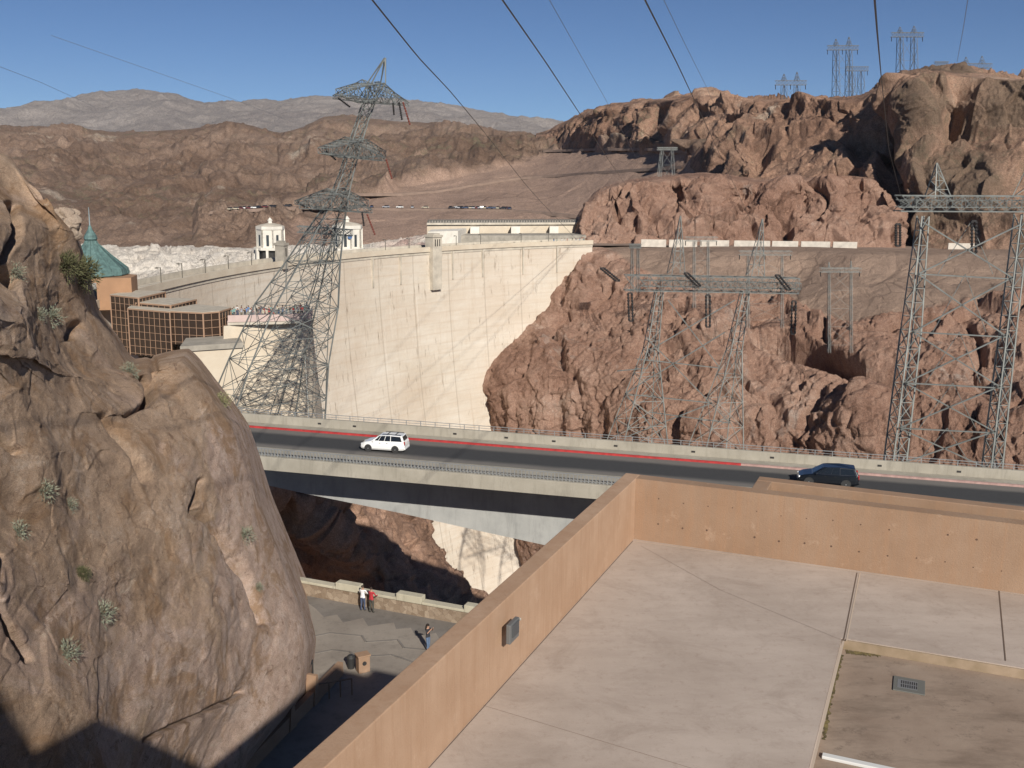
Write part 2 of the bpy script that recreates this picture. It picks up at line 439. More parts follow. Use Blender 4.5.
# -- distant mountain range
xs = np.linspace(-160, 700, 16)
def my(x): return along(x, [-160, 0, 50, 110, 150, 175, 200, 250, 280, 320, 360, 400, 440, 480, 520, 558, 600, 700], [112, 107, 104, 101, 97, 98, 103, 106, 108, 105, 108, 106, 110, 116, 121, 127, 140, 150])
xs = np.linspace(-160, 700, 60)
ctrl = np.array([[(x, my(x)+14, 8200) for x in xs], [(x, my(x)+1, 7200) for x in xs], [(x, my(x)+12, 6400) for x in xs], [(x, 160, 5200) for x in xs]])
def dfar(P, n, A):
    h = fbm(P/1100, 7, 3, .5, True)*95+fbm(P/200, 4, 5, .6, True)*22-15
    return D(P, n, h)
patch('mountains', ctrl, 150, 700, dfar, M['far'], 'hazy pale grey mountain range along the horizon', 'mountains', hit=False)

# -- left hills beyond the lake
sx = [-160, 0, 40, 70, 130, 165, 200, 228, 255, 283, 305, 325, 345, 365, 400, 430, 480, 520, 546, 600, 740]
sy = [130, 128, 127, 131, 133, 131, 130, 121, 127, 135, 127, 117, 116, 119, 122, 123, 129, 133, 138, 140, 140]
xs = np.linspace(-160, 740, 40); S = lambda x: along(x, sx, sy)
fy = lambda x: along(x, [-160, 100, 250, 300, 430, 580, 740], [250, 249, 250, 246, 240, 232, 230])
hy = lambda x, Y: 500+(Y-500)*along(x, [430, 536, 600, 700], [1, .8, .45, .06])
ctrl = [[(x, S(x)+25, hy(x, 1500)) for x in xs], [(x, S(x), hy(x, 1150)) for x in xs], [(x, S(x)*.75+fy(x)*.25, hy(x, 900)) for x in xs],
        [(x, S(x)*.45+fy(x)*.55, hy(x, 720)) for x in xs], [(x, S(x)*.2+fy(x)*.8, hy(x, 590)) for x in xs], [(x, fy(x), 525) for x in xs], [(x, fy(x)+22, 525) for x in xs]]
def fillmask(A, P):
    x, y = A[..., 0], A[..., 1]
    top = along(x, [260, 330, 400, 450, 520, 560, 700], [240, 215, 187, 178, 160, 149, 149])
    wob = fbm(P/30, 4, 11)*8
    m = np.clip((y+wob-top)/4, 0, 1)*np.clip((x+wob*2-285)/25, 0, 1)
    return m*.95
def dhill(P, n, A):
    f = fillmask(A, P)
    lowk = np.clip((A[..., 1]-165)/45, 0, 1)*.6
    h = (fbm(P/150, 8, 21, .5, True)*16+fbm(P/28, 6, 22, .65, True)*3.2-4)*(1-lowk)+fbm(P/np.array([22., 160., 90.]), 5, 26, .55, True)*6
    bl = np.clip((A[..., 1]-213)/3, 0, 1)*np.clip((A[..., 0]-192)/8, 0, 1)*np.clip((292-A[..., 0])/10, 0, 1); h = h+bl*(4+fbm(P/12, 5, 27, .55, True)*7)
    c, e = chips(P/np.array([34, 34, 24]), 5); h = h+c*3.5*(fbm(P/200, 2, 9) > -.1)
    top = np.clip((A[..., 1]-S(A[..., 0]))/10, .12, 1)*np.clip((fy(A[..., 0])+4-A[..., 1])/22, 0, 1)
    return D(P, n, h*(1-f*.93)*top)
patch('hills', np.array(ctrl), 330, 900, dhill, M['hill'], 'dark brown desert hills beyond the lake with pink graded slopes', 'hills', {'fill': fillmask})

# -- bleached rock ring at the lake shore
xs = np.linspace(60, 600, 26)
ty = lambda x: along(x, [60, 98, 150, 200, 250, 300, 365, 430, 580, 600], [248, 247, 247, 248, 248, 247, 245, 236, 234, 234])
ctrl = [[(x, ty(x)+1.5, 520) for x in xs], [(x, ty(x), 505) for x in xs], [(x, ty(x)+10, 480) for x in xs], [(x, ty(x)+30, 455) for x in xs], [(x, ty(x)+62, 430) for x in xs]]
def dwhite(P, n, A):
    c, e = chips(P/np.array([9, 9, 7]), 31, 1); c2, e2 = chips(P/np.array([22, 22, 16]), 33, 1)
    e_ = np.clip((A[..., 1]-ty(A[..., 0]))/3, .1, 1)
    return D(P, n, (c*1.3+c2*1.6+fbm(P/5, 5, 34, .65, True)*1.5)*e_)
patch('shore_rocks', np.array(ctrl), 130, 900, dwhite, M['white_rock'], 'bleached white rock band along the lake shore', 'shore', {'fill': lambda A, P: np.clip((A[..., 0]-370)/40, 0, 1)*np.clip((fbm(P/20, 4, 41)+.35)*2, 0, 1)})

# -- right skyline ridge
sx = [540, 556, 575, 600, 640, 700, 735, 760, 800, 840, 862, 885, 905, 940, 975, 1000, 1024, 1060, 1120, 1200]
sy = [134, 127, 118, 107, 102, 96, 98, 103, 101, 101, 98, 88, 79, 72, 77, 81, 83, 80, 84, 90]
SR = lambda x: along(x, sx, sy)
xs = np.linspace(536, 1200, 44)
yd = lambda x: along(x, [536, 600, 700, 868, 890, 915, 1000, 1200], [950, 780, 585, 460, 438, 410, 400, 380])   # depth of skyline
by = lambda x: along(x, [536, 560, 690, 715, 740, 876, 892, 908, 1200], [138, 149, 153, 175, 186, 186, 240, 246, 247])
yb = lambda x: along(x, [536, 600, 700, 740, 868, 905, 1000, 1200], [905, 722, 522, 440, 410, 366, 345, 320])
mixy = lambda x, t: SR(x)*(1-t)+by(x)*t
ctrl = [[(x, SR(x)+12, yd(x)+220) for x in xs], [(x, SR(x)+3, yd(x)+90) for x in xs], [(x, SR(x), yd(x)) for x in xs],
        [(x, mixy(x, .3), yd(x)*.72+yb(x)*.28) for x in xs], [(x, mixy(x, .6), yd(x)*.3+yb(x)*.7) for x in xs], [(x, mixy(x, 1), yb(x)) for x in xs], [(x, by(x)+14, yb(x)-8) for x in xs]]
def fracture(P, s, seed):
    r = 1-np.abs(fbm(P/s*np.array([1, 1, .35]), 3, seed)); return np.clip((r-.90)/.10, 0, 1)
def dridge(P, n, A):
    e_ = np.clip((A[..., 1]-SR(A[..., 0]))/7, .15, 1)
    c, e = chips(P/np.array([30, 30, 38]), 51, .9); c2, e2 = chips(P/np.array([10, 10, 14]), 52, 1)
    h = fbm(P/90, 8, 53, .55, True)*15+c*5+c2*1.6+fbm(P/12, 5, 55, .6, True)*1.8-3
    h = h-fracture(P, 60, 56)*13
    x = A[..., 0]; y = A[..., 1]
    gl = np.exp(-((x-(882+(y-105)*.12+fbm(P/15, 2, 58)*6))/9)**2)*np.clip((y-95)/10, 0, 1)      # the dark gully
    e_ = e_*np.clip((by(A[..., 0])+6-A[..., 1])/26, .08, 1)
    return D(P, n, (h*.7-gl*13)*e_)
patch('ridge', np.array(ctrl), 430, 1150, dridge, M['ridge'], 'rugged brown rock ridge on the far right skyline', 'ridge', {'fill': lambda A, P: .75*np.clip((A[..., 0]-885+fbm(P/25, 4, 59)*25)/25, 0, 1)*np.clip(fbm(P/30, 5, 60)*2.2+.75, 0, 1)})  # fill here paints shading into the right end of the ridge, darker olive brown

# -- ledge cliff above the road on the far side
tx = [570, 582, 590, 600, 620, 650, 700, 760, 800, 840, 872, 884, 896, 905]
tyv = [236, 214, 200, 190, 184, 180, 176, 182, 180, 179, 180, 196, 222, 240]
TL = lambda x: along(x, tx, tyv); xs = np.linspace(573, 905, 30)
ctrl = [[(x, TL(x)-1, 470 if x < 880 else 380) for x in xs], [(x, TL(x), 392) for x in xs], [(x, TL(x)*.7+245*.3, 382-6*math.sin(x*.1)) for x in xs], [(x, TL(x)*.35+245*.65, 372) for x in xs],
        [(x, 246, 362) for x in xs], [(x, 256, 360) for x in xs]]
def dledge(P, n, A):
    c, e = chips(P/np.array([16, 16, 26]), 61, .9); c2, e2 = chips(P/np.array([5, 5, 8]), 62, 1)
    h = fbm(P/34, 7, 63, .55, True)*4.2+c*2.6+c2*.9+fbm(P/5, 5, 66, .6, True)*.8-fracture(P, 24, 64)*5
    return D(P, n, h*np.clip((A[..., 1]-TL(A[..., 0]))/6, .2, 1)*np.clip((250-A[..., 1])/10, .1, 1))
patch('ledge_cliff', np.array(ctrl), 240, 760, dledge, M['cliff'], 'pinkish rock ledge cliff above the far road', 'cliff', {'fill': lambda A, P: 0*A[..., 0]})

# ---------------------------------------------------------------- the dam
CZ = -22.0
cp = [onz(x, y, CZ) for x, y in [(60, 318), (150, 289), (205, 279), (262, 268.5), (305, 261), (350, 256), (430, 250.5), (505, 246.5), (580, 243.5)]]
ca = np.array([(p.x, p.y) for p in cp])
d0 = ca[-1]-ca[-2]; d0 /= np.linalg.norm(d0)
ca = np.vstack([ca, ca[-1]+d0*30+np.array([3, -3]), ca[-1]+d0*62+np.array([14, -12])])
tt = np.concatenate([[0], np.cumsum(np.linalg.norm(np.diff(ca, axis=0), axis=1))]); 
pf = [np.poly1d(np.polyfit(tt, ca[:, k], 4)) for k in (0, 1)]
sN = 500; ss = np.linspace(0, tt[8]+5, sN)
crest = np.stack([pf[0](ss), pf[1](ss)], -1); tg = np.gradient(crest, axis=0); tg /= np.linalg.norm(tg, axis=1, keepdims=True)
nr_ = np.stack([tg[:, 1], -tg[:, 0]], -1)      # downstream side
dN = 240; dd = np.linspace(0, 225, dN)
off = .0085*dd**1.62
P = np.zeros((len(dd), sN, 3))
P[..., 0] = crest[None, :, 0]+nr_[None, :, 0]*off[:, None]; P[..., 1] = crest[None, :, 1]+nr_[None, :, 1]*off[:, None]; P[..., 2] = CZ-dd[:, None]
LEN = tt[-1]
dam = empty('dam', (0, 0, 0), 0, 'huge curved cream concrete arch dam spanning the canyon', 'dam')
grid_mesh('dam_face', P, 1, M['dam'], None, None, {'arc': np.tile(ss/500, (len(dd), 1)), 'depth': np.tile((dd/220)[:, None], (1, sN))}, True, dam)
def crest_at(px):     # nearest crest sample under pixel column
    best = None
    for i in range(0, sN):
        x, y = crest[i]; d = rays(px, 255); k = abs(x/y-d[0]/d[1])
        if best is None or k < best[0]: best = (k, i)
    return best[1]
def ribbon(i0, i1, o0, o1, z0, z1, name, m, step=4, parent=dam):
    b = MB(); idx = list(range(i0, i1, step))+[i1]
    q = []
    for i in idx:
        a = crest[i]+nr_[i]*o0; c = crest[i]+nr_[i]*o1
        q += [(a[0], a[1], z0), (c[0], c[1], z0), (c[0], c[1], z1), (a[0], a[1], z1)]
    f = []
    for k in range(len(idx)-1):
        for j in range(4):
            f.append((4*k+j, 4*k+(j+1) % 4, 4*k+4+(j+1) % 4, 4*k+4+j))
    f += [(3, 2, 1, 0), tuple(4*(len(idx)-1)+j for j in range(4))]
    b.add(q, f); return b.build(name, m, parent)
# ================================================================ FAR CANYON WALL (right of the dam)
def damY(px, py):
    h = hit(px, py, ('dam_face',)); return h.y if h else 300
bnd = [(582, 243), (576, 250), (556, 275), (544, 297), (528, 322), (510, 340), (494, 356), (480, 372), (477, 392), (483, 418), (488, 440), (500, 490), (511, 540), (523, 572), (545, 630), (575, 700)]
wy = [246, 252, 274, 292, 312, 332, 350, 372, 396, 420, 445, 490, 540, 580, 640, 720]
rows = []
for k, (bx, byy) in enumerate(bnd):
    y0 = damY(bx, byy) if k > 1 else 352
    y1 = along(wy[k], [246, 275, 300, 420, 720], [335, 318, 302, 262, 225]); yr = along(wy[k], [246, 275, 300, 420, 720], [318, 300, 280, 240, 205])
    yy = wy[k]
    rows.append([(bx-10, byy, y0+9), (bx, byy, y0+.5), (bx+14, byy*.8+yy*.2, y0-1), (bx+40, byy*.7+yy*.3, y0*.9+y1*.1-3), (bx+100, byy*.3+yy*.7, y0*.6+y1*.4-2), (720, yy, y1), (800, yy, y1-2+6*math.exp(-((yy-290)/30)**2)), (860, yy+2, yr+6*math.exp(-((yy-310)/40)**2)), (930, yy+3, yr), (1010, yy+3, yr-8), (1100, yy+4, yr-20), (1200, yy+4, yr-24)])
rows[0] = [(x, y+.5, Y+16) for x, y, Y in rows[0]]
def dwall(P, n, A):
    c, e = chips(P/np.array([20, 20, 26]), 71, .9); c2, e2 = chips(P/np.array([6, 6, 8]), 72, 1); c3, e3 = chips(P/2.2, 77, 1)
    x, y = A[..., 0], A[..., 1]
    h = fbm(P/55, 8, 73, .5, True)*5+c*1.7+c2*.6+c3*.3+fbm(P/5, 5, 76, .6, True)*.7-fracture(P, 26, 74)*3
    bench = fillw(A, P)
    e_ = np.clip((y-247)/16, .05, 1)*(1-bench*.85)
    wl = along(y, [p[1] for p in bnd], [p[0] for p in bnd])
    e_ = e_*np.clip((x-wl+4)/22, .0, 1)
    rg = np.exp(-((y-(338+(x-760)*.34))/9)**2)*np.clip((x-740)/50, 0, 1)*np.clip((960-x)/60, 0, 1)  # gully running down right
    return D(P, n, h*e_-rg*9)
def fillw(A, P):
    x, y = A[..., 0], A[..., 1]; wob = fbm(P/18, 4, 75)*7
    lo = along(x, [600, 640, 700, 760, 850, 900, 1024, 1200], [250, 276, 300, 296, 330, 318, 296, 290])
    return np.clip((lo+wob-y)/7, 0, 1)
patch('canyon_wall', np.array(rowsX([r for r in rows])), 560, 860, dwall, M['cliff'], 'broken brown rock canyon wall right of the dam', 'cliff', {'fill': lambda A, P: fillw(A, P)*.9})
# bench carrying the far road
b = MB(); pr = [onz(x, y, -23.2) for x, y in [(586, 248.5), (640, 248.5), (750, 250), (860, 252), (960, 254), (1080, 258), (1220, 262)]]
for i in range(len(pr)-1):
    a, c = pr[i], pr[i+1]; b.add([(a.x, a.y+14, -23.2), (c.x, c.y+14, -23.2), (c.x+4, c.y+50, -23.2), (a.x+4, a.y+50, -23.2)], [(0, 1, 2, 3)])
tag(b.build('far_road', M['dirt']), 'dusty road bench along the foot of the ledge cliff', 'road', kind='structure')

# ================================================================ NEAR CANYON WALL (under the bridge)
rows = [
 [(60, 330, 122), (150, 385, 128), (250, 424, 130), (330, 436, 142), (380, 452, 158), (412, 478, 175), (414, 478, 195)],
 [(60, 400, 116), (160, 450, 118), (250, 470, 120), (312, 486, 124), (370, 496, 146), (419, 512, 172), (421, 511, 190)],
 [(60, 470, 110), (180, 500, 110), (250, 490, 114), (312, 499, 125), (360, 522, 142), (402, 546, 156), (434, 553, 174), (437, 552, 190)],
 [(60, 560, 118), (200, 540, 122), (280, 530, 132), (330, 536, 124), (390, 558, 140), (425, 572, 155), (457, 582, 164), (460, 580, 176)],
 [(60, 600, 118), (220, 590, 124), (300, 580, 142), (370, 580, 134), (410, 584, 134), (440, 590, 150), (484, 603, 168), (488, 602, 180)],
 [(60, 640, 118), (220, 625, 122), (300, 622, 138), (370, 622, 132), (420, 624, 124), (480, 630, 146), (500, 630, 160), (504, 630, 170)],
 [(60, 740, 104), (240, 720, 106), (320, 700, 108), (400, 700, 114), (480, 700, 136), (520, 700, 150), (524, 700, 165)],
]
def dcan(P, n, A):
    c, e = chips(P/np.array([7, 7, 10]), 81, .9); c2, e2 = chips(P/2.4, 82, 1)
    return D(P, n, fbm(P/26, 6, 83, .55, True)*2.4+c*1.0+c2*.35)
patch('gorge_wall', rowsX(rows), 300, 420, dcan, M['canyon'], 'steep brown rock slope dropping beneath the road bridge', 'cliff', hit=True)

# ================================================================ NEAR ROCK (left foreground)
rx = [ # rows of silhouette -> (right edge px, Y), each row spans from px -170 to the edge
 (( -170, 140, 44), (-60, 146, 46), (0, 150, 48), (14, 158, 49), (21, 172, 50)),
 (( -170, 175, 38), (-60, 180, 41), (0, 186, 44), (17, 190, 46), (58, 206, 48)),
 (( -170, 215, 33), (-60, 222, 36), (0, 226, 40), (40, 222, 45), (86, 232, 50)),
 (( -170, 265, 29), (-60, 268, 32), (0, 272, 36.5), (60, 270, 45), (101, 280, 53)),
 (( -170, 310, 26), (-40, 312, 29), (30, 314, 34), (68, 306, 44), (110, 312, 55)),
 (( -170, 332, 25.5), (-40, 335, 28.5), (40, 334, 34), (88, 334, 46), (130, 340, 56)),
 (( -170, 350, 25), (-40, 354, 28), (50, 354, 34), (110, 360, 48), (146, 360, 57)),
 (( -170, 374, 25), (-40, 376, 28), (50, 378, 34), (130, 376, 47), (165, 362, 54), (199, 350, 58)),
 (( -170, 400, 24), (-40, 404, 27), (60, 404, 34), (160, 398, 47), (230, 386, 59)),
 (( -170, 450, 23), (-40, 450, 26), (70, 446, 33), (180, 436, 46), (260, 428, 60)),
 (( -170, 520, 22), (-40, 516, 25), (80, 510, 32), (200, 500, 44), (283, 500, 61)),
 (( -170, 590, 21), (-40, 586, 23.5), (90, 576, 30), (220, 568, 43), (312, 570, 61)),
 (( -170, 660, 20), (-40, 656, 22.5), (90, 646, 29), (220, 640, 40), (336, 640, 58)),
 (( -170, 730, 18), (-40, 730, 21), (90, 720, 27), (210, 712, 37), (328, 690, 53)),
 (( -170, 810, 17), (-40, 810, 20), (90, 800, 25), (180, 790, 33), (274, 750, 46)),
 (( -170, 900, 15), (-40, 900, 18), (80, 890, 22), (160, 880, 28), (230, 840, 40)),
]
rr = []
for r in rx:
    r = list(r); e = r[-1]
    r.append((e[0]+1, e[1], e[2]+5)); r.append((e[0]-10, e[1]-2, e[2]+14)); rr.append(r)
ctrl = rowsX(rr)
# close over the top
t0 = ctrl[0].copy(); t0[:, 2] += 14; t0[:, 1] += 3; ctrl = np.concatenate([t0[None], ctrl])
def seg_d(x, y, pts):
    d = np.full(x.shape, 1e9)
    for (x0, y0), (x1, y1) in zip(pts[:-1], pts[1:]):
        t = np.clip(((x-x0)*(x1-x0)+(y-y0)*(y1-y0))/((x1-x0)**2+(y1-y0)**2), 0, 1)
        d = np.minimum(d, np.hypot(x-x0-t*(x1-x0), y-y0-t*(y1-y0)))
    return d
CR = [([(16, 200), (20, 232), (10, 262), (24, 274)], 3.2, 3.6), ([(8, 415), (22, 428), (38, 441)], 3.2, 1.0), ([(0, 590), (8, 604), (24, 632), (42, 655)], 3.5, .8),
      ([(212, 480), (208, 505), (232, 530), (255, 575), (270, 620)], 3, .9), ([(92, 320), (90, 330)], 3, .6), ([(146, 346), (157, 368), (161, 390), (146, 400)], 3, 1.6),
      ([(155, 738), (205, 718), (260, 690)], 2.2, .5), ([(0, 535), (18, 548), (10, 575)], 3, .7), ([(120, 400), (150, 440), (165, 470)], 5, .5)]
def dnear(P0, n, A):
    x, y = A[..., 0], A[..., 1]; P = P0*np.array([1, .45, 1])
    c, e = chips(P/np.array([11, 11, 14]), 91, .6); c2, e2 = chips(P/2.3, 92, .8)
    w = fbm(P/3, 4, 90)*7
    h = fbm(P/9, 7, 93, .42)*1.25+fbm(P/np.array([5., 5., 9.]), 5, 96, .5, True)*.05+fbm(P/2.2, 6, 94, .55)*.12+c*.28+c2*.05+chips(P/.8, 99, 1)[0]*.025+fbm(P/.6, 4, 95, .6)*.03
    h = h-fracture(P, 9, 97)*.06
    for pts, wd, dp in CR:
        h = h-dp*np.exp(-(seg_d(x+w, y+w*.6, pts)/wd)**2)
    u = np.linspace(0, 1, P.shape[1])[None, :]; v = np.linspace(0, 1, P.shape[0])[:, None]
    f = np.clip((.97-u)/.14, 0, 1); f = .12+.88*f*f*(3-2*f); f = f*np.clip((v-.05)/.06, .1, 1)
    return D(P0, n, (h-.35)*f)
def pinkm(A, P):
    x, y = A[..., 0], A[..., 1]
    m = np.clip((x-(205+(y-450)*.12)+fbm(P/4, 4, 98)*30)/30, 0, 1)*np.clip((y-400)/60, 0, 1)
    m = np.maximum(m, np.clip((y-655)/40, 0, 1)*np.clip((x-120)/60, 0, 1)); m = np.maximum(m, .5*np.clip((y-480)/200, 0, 1))
    return m
patch('near_rock', ctrl, 900, 620, dnear, M['near_rock'], 'massive weathered brown rock face in the left foreground', 'rock', {'pink': pinkm})
# ================================================================ DAM PARTS
i_l, i_r = 10, crest_at(592)
ribbon(i_l, i_r, -5.5, .2, CZ-1.2, CZ, 'crest_road', M['conc'])
ribbon(i_l, i_r, .2, .55, CZ-.4, CZ+1.0, 'parapet', M['dam_plain'])
ribbon(i_l, i_r, -6.0, -5.6, CZ-1.0, CZ+1.15, 'parapet', M['conc'])
ribbon(i_l, i_r, -7.5, -6.05, CZ-40, CZ-.5, 'upstream_face', M['conc'], 8)
lampm = mat('lamp_bronze', (.10, .09, .07), .5)
k = 0
for px in [158, 180, 203, 226, 250, 305, 330, 385, 408, 455, 480, 520, 548]:
    i = crest_at(px); p = crest[i]+nr_[i]*.3
    for sgn in (0,):
        b = MB(); a = crest[i]+nr_[i]*.35
        b.tube([(a[0], a[1], CZ+1), (a[0], a[1], CZ+3.9)], .09, 6); b.bar((a[0], a[1], CZ+3.8), (a[0]-nr_[i][0]*.8, a[1]-nr_[i][1]*.8, CZ+3.9), .08)
        b.box((a[0]-nr_[i][0]*.8, a[1]-nr_[i][1]*.8, CZ+3.75), (.5, .3, .2))
        tag(b.build('street_lamp', lampm), 'thin dark lamp post standing on the dam parapet', 'street lamp', 'lamp posts along the dam crest')
def pilaster(px, w_, dep, h0, h1, name='pilaster'):
    i = crest_at(px); t = tg[i]; n = nr_[i]; c = crest[i]
    q = [c+t*a+n*o for a, o in ((-w_/2, -.5), (w_/2, -.5), (w_/2, dep), (-w_/2, dep))]
    b = MB(); b.prism([tuple(v) for v in q], h0, h1); return b.build(name, M['conc'], dam)
for px in [372, 400, 452, 482, 522, 556]: pilaster(px, .55, .55, CZ-9, CZ-.6)
# elevator tower on the crest: shaft, taller head with door slits and cap
for px, hw, z0, z1, o1 in ((433, 1.85, -11.5, 4.4, 1.7), (282.5, .95, -1, 5.2, .9)):
    i = crest_at(px); t = tg[i]; n = nr_[i]; c = crest[i]
    def quad(a0, a1, o0, o1): return [tuple(c+t*a+n*o) for a, o in ((a0, o0), (a1, o0), (a1, o1), (a0, o1))]
    tw = MB(); tw.prism(quad(-hw, hw, -1.5, o1), CZ+z0, CZ+z1-.6); tw.prism(quad(-hw-.2, hw+.2, -1.8, o1+.25), CZ+z1-.6, CZ+z1); tw.prism(quad(-hw*.7, hw*.7, -1.2, o1-.3), CZ+z1, CZ+z1+.5)
    o = tw.build('elevator_tower', M['conc'] if px > 300 else M['conc_grey'], dam)
    d_ = MB()
    for a in ((-.9, 0, .9) if px > 300 else (0,)): d_.prism(quad(a-.16, a+.16, o1-.1, o1+.08), CZ+z1-3.2, CZ+z1-1.2)
    d_.build('window', M['dark'], o)

# ================================================================ INTAKE TOWERS
def intake(px0, px1, ytop, ybase, Y, label, clock):
    c = aty((px0+px1)/2, (ytop+ybase)/2, Y); r = (px1-px0)/2/F*Y*1.02; zt = aty((px0+px1)/2, ytop, Y).z; zb = aty((px0+px1)/2, ybase, Y).z; H = zt-zb
    t = empty('intake_tower', (c.x, c.y, zb-8), 0, label, 'tower', 'intake towers standing behind the dam crest'); Z = 8
    b = MB(); n = 8
    b.lathe([(r*.97, Z+H*.12), (r*.97, Z+H*.86), (r*1.03, Z+H*.87), (r*1.03, Z+H), (r*.9, Z+H)], n=n); b.build('shaft', M['conc_white'], t)
    b = MB(); b.lathe([(r*1.02, Z+H), (r*.7, Z+H+r*.12), (r*.25, Z+H+r*.2), (.3, Z+H+r*.21)], n=n)
    b.build('roof', M['conc'], t)
    b = MB(); b.lathe([(r*.15, Z+H+r*.15), (r*.15, Z+H+r*.38), (r*.2, Z+H+r*.39), (.02, Z+H+r*.62)], n=8); b.build('lantern', M['conc_white'], t)
    b = MB(); b.lathe([(r*1.2, -25), (r*1.2, Z-2.2)], n=n); b.lathe([(r*1.22, Z+H*.02), (r*1.22, Z+H*.13)], n=n)
    for j in range(n):
        a = 2*math.pi*(j)/n; b.box((r*1.12*math.cos(a), r*1.12*math.sin(a), Z-1), (r*.2, r*.16, 3), a)
    b.build('base', M['conc_white'], t)
    b = MB(); b.lathe([(r*.95, Z-2.4), (r*.95, Z+.4)], n=n); b.build('gallery', M['dark'], t)
    for j in range(n):
        a = 2*math.pi*(j+1)/n; x, y = math.cos(a), math.sin(a)
        if y > .45: continue
        R_ = r*.97*math.cos(math.pi/n)
        b = MB(); b.box((x*R_, y*R_, Z+H*.42), (.12, r*.19, H*.46), a); b.build('window', M['glass_dark'], t)
        b = MB()
        for s_ in (-1, 1):
            aa = a+s_*math.pi/n; b.box((math.cos(aa)*r*.98, math.sin(aa)*r*.98, Z+H*.5), (r*.1, r*.1, H*.74), aa)
        b.build('rib', M['conc_white'], t)
    if clock:
        a = R(-72); b = MB(); R_ = r*.99; b.tube([(math.cos(a)*R_, math.sin(a)*R_, Z+H*.58), (math.cos(a)*(R_+.25), math.sin(a)*(R_+.25), Z+H*.58)], r*.15, 14)
        f = b.build('clock_face', mat('clock_blue', (.06, .13, .28), .4), t)
    return t
M['glass_dark'] = mat('dark_glass', (.05, .06, .065), .2)
intake(257, 284, 226, 250, 268, 'white round intake tower on open arched base, left of the lattice pylon', False)
intake(333, 362, 225, 251, 318, 'white round intake tower with a blue clock face, behind the lattice pylon', True)

# ================================================================ SPILLWAY BUILDING
M['rail_dark'] = mat('dark_railing', (.10, .095, .085), .7)
sp = empty('spillway', (0, 0, 0), 0, 'long cream spillway structure with piers behind the right end of the dam', 'spillway')
A0 = aty(452, 246, 372); A1 = aty(584, 244, 388)
def lerp2(a, b_, t): return (a.x+(b_.x-a.x)*t, a.y+(b_.y-a.y)*t)
zt = aty(520, 222.5, 385).z; zb = CZ-4
b = MB(); p0 = lerp2(A0, A1, -.18); p1 = lerp2(A0, A1, 1.0)
b.prism([p0, p1, (p1[0], p1[1]+14), (p0[0], p0[1]+14)], zb, zt-.5); b.build('wall', M['dam_plain'], sp)
b = MB(); b.prism([(p0[0], p0[1]-.9), (p1[0], p1[1]-.9), (p1[0], p1[1]+15), (p0[0], p0[1]+15)], zt-.5, zt+.25); b.build('roadway', M['conc'], sp)
b = MB()
for k in range(60):
    q = lerp2(A0, A1, -.17+k*1.17/59); b.box((q[0], q[1]-.6, zt+.75), (.5, .4, 1.0))
q0 = lerp2(A0, A1, -.17); q1 = lerp2(A0, A1, 1.0); b.bar((q0[0], q0[1]-.6, zt+1.2), (q1[0], q1[1]-.6, zt+1.2), .35)
b.build('balustrade', M['rail_dark'], sp)
for t_ in (.17, .47, .76, .98):
    b = MB(); q = lerp2(A0, A1, t_); y = q[1]
    b.prism([(q[0]-1.6, y-4.5), (q[0]+1.6, y-4.5), (q[0]+1.6, y-.05), (q[0]-1.6, y-.05)], zb, zt-1); o = b.build('pier', M['conc_white'], sp)
    b = MB()
    x = q[0]-2.0; b.add([(x-1.2, y-.1, zt-2.8), (x-3.4, y-5.5, zt-8.0), (x-3.4, y-.1, zt-8.0), (x+1.0, y-.12, zt-2.8), (x+1.0, y-5.6, zt-8.0), (x+1.0, y-.12, zt-8.0)], [(0, 2, 1), (3, 4, 5), (0, 1, 4, 3), (1, 2, 5, 4), (2, 0, 3, 5)])
    b.build('buttress', M['conc_grey'], sp)
b = MB(); q0 = aty(455, 246, 358); q1 = aty(586, 243, 368)
b.prism([(q0.x, q0.y), (q1.x, q1.y), (q1.x, q1.y+16), (q0.x, q0.y+12)], zb, CZ+1.3); b.build('apron', M['conc_grey'], sp)
b = MB(); q0 = aty(428, 240, 345); q1 = aty(458, 240, 352)
b.prism([(q0.x, q0.y), (q1.x, q1.y), (q1.x+2, q1.y+18), (q0.x, q0.y+14)], zb, aty(440, 231, 350).z); b.build('wing_wall', M['conc_white'], sp)

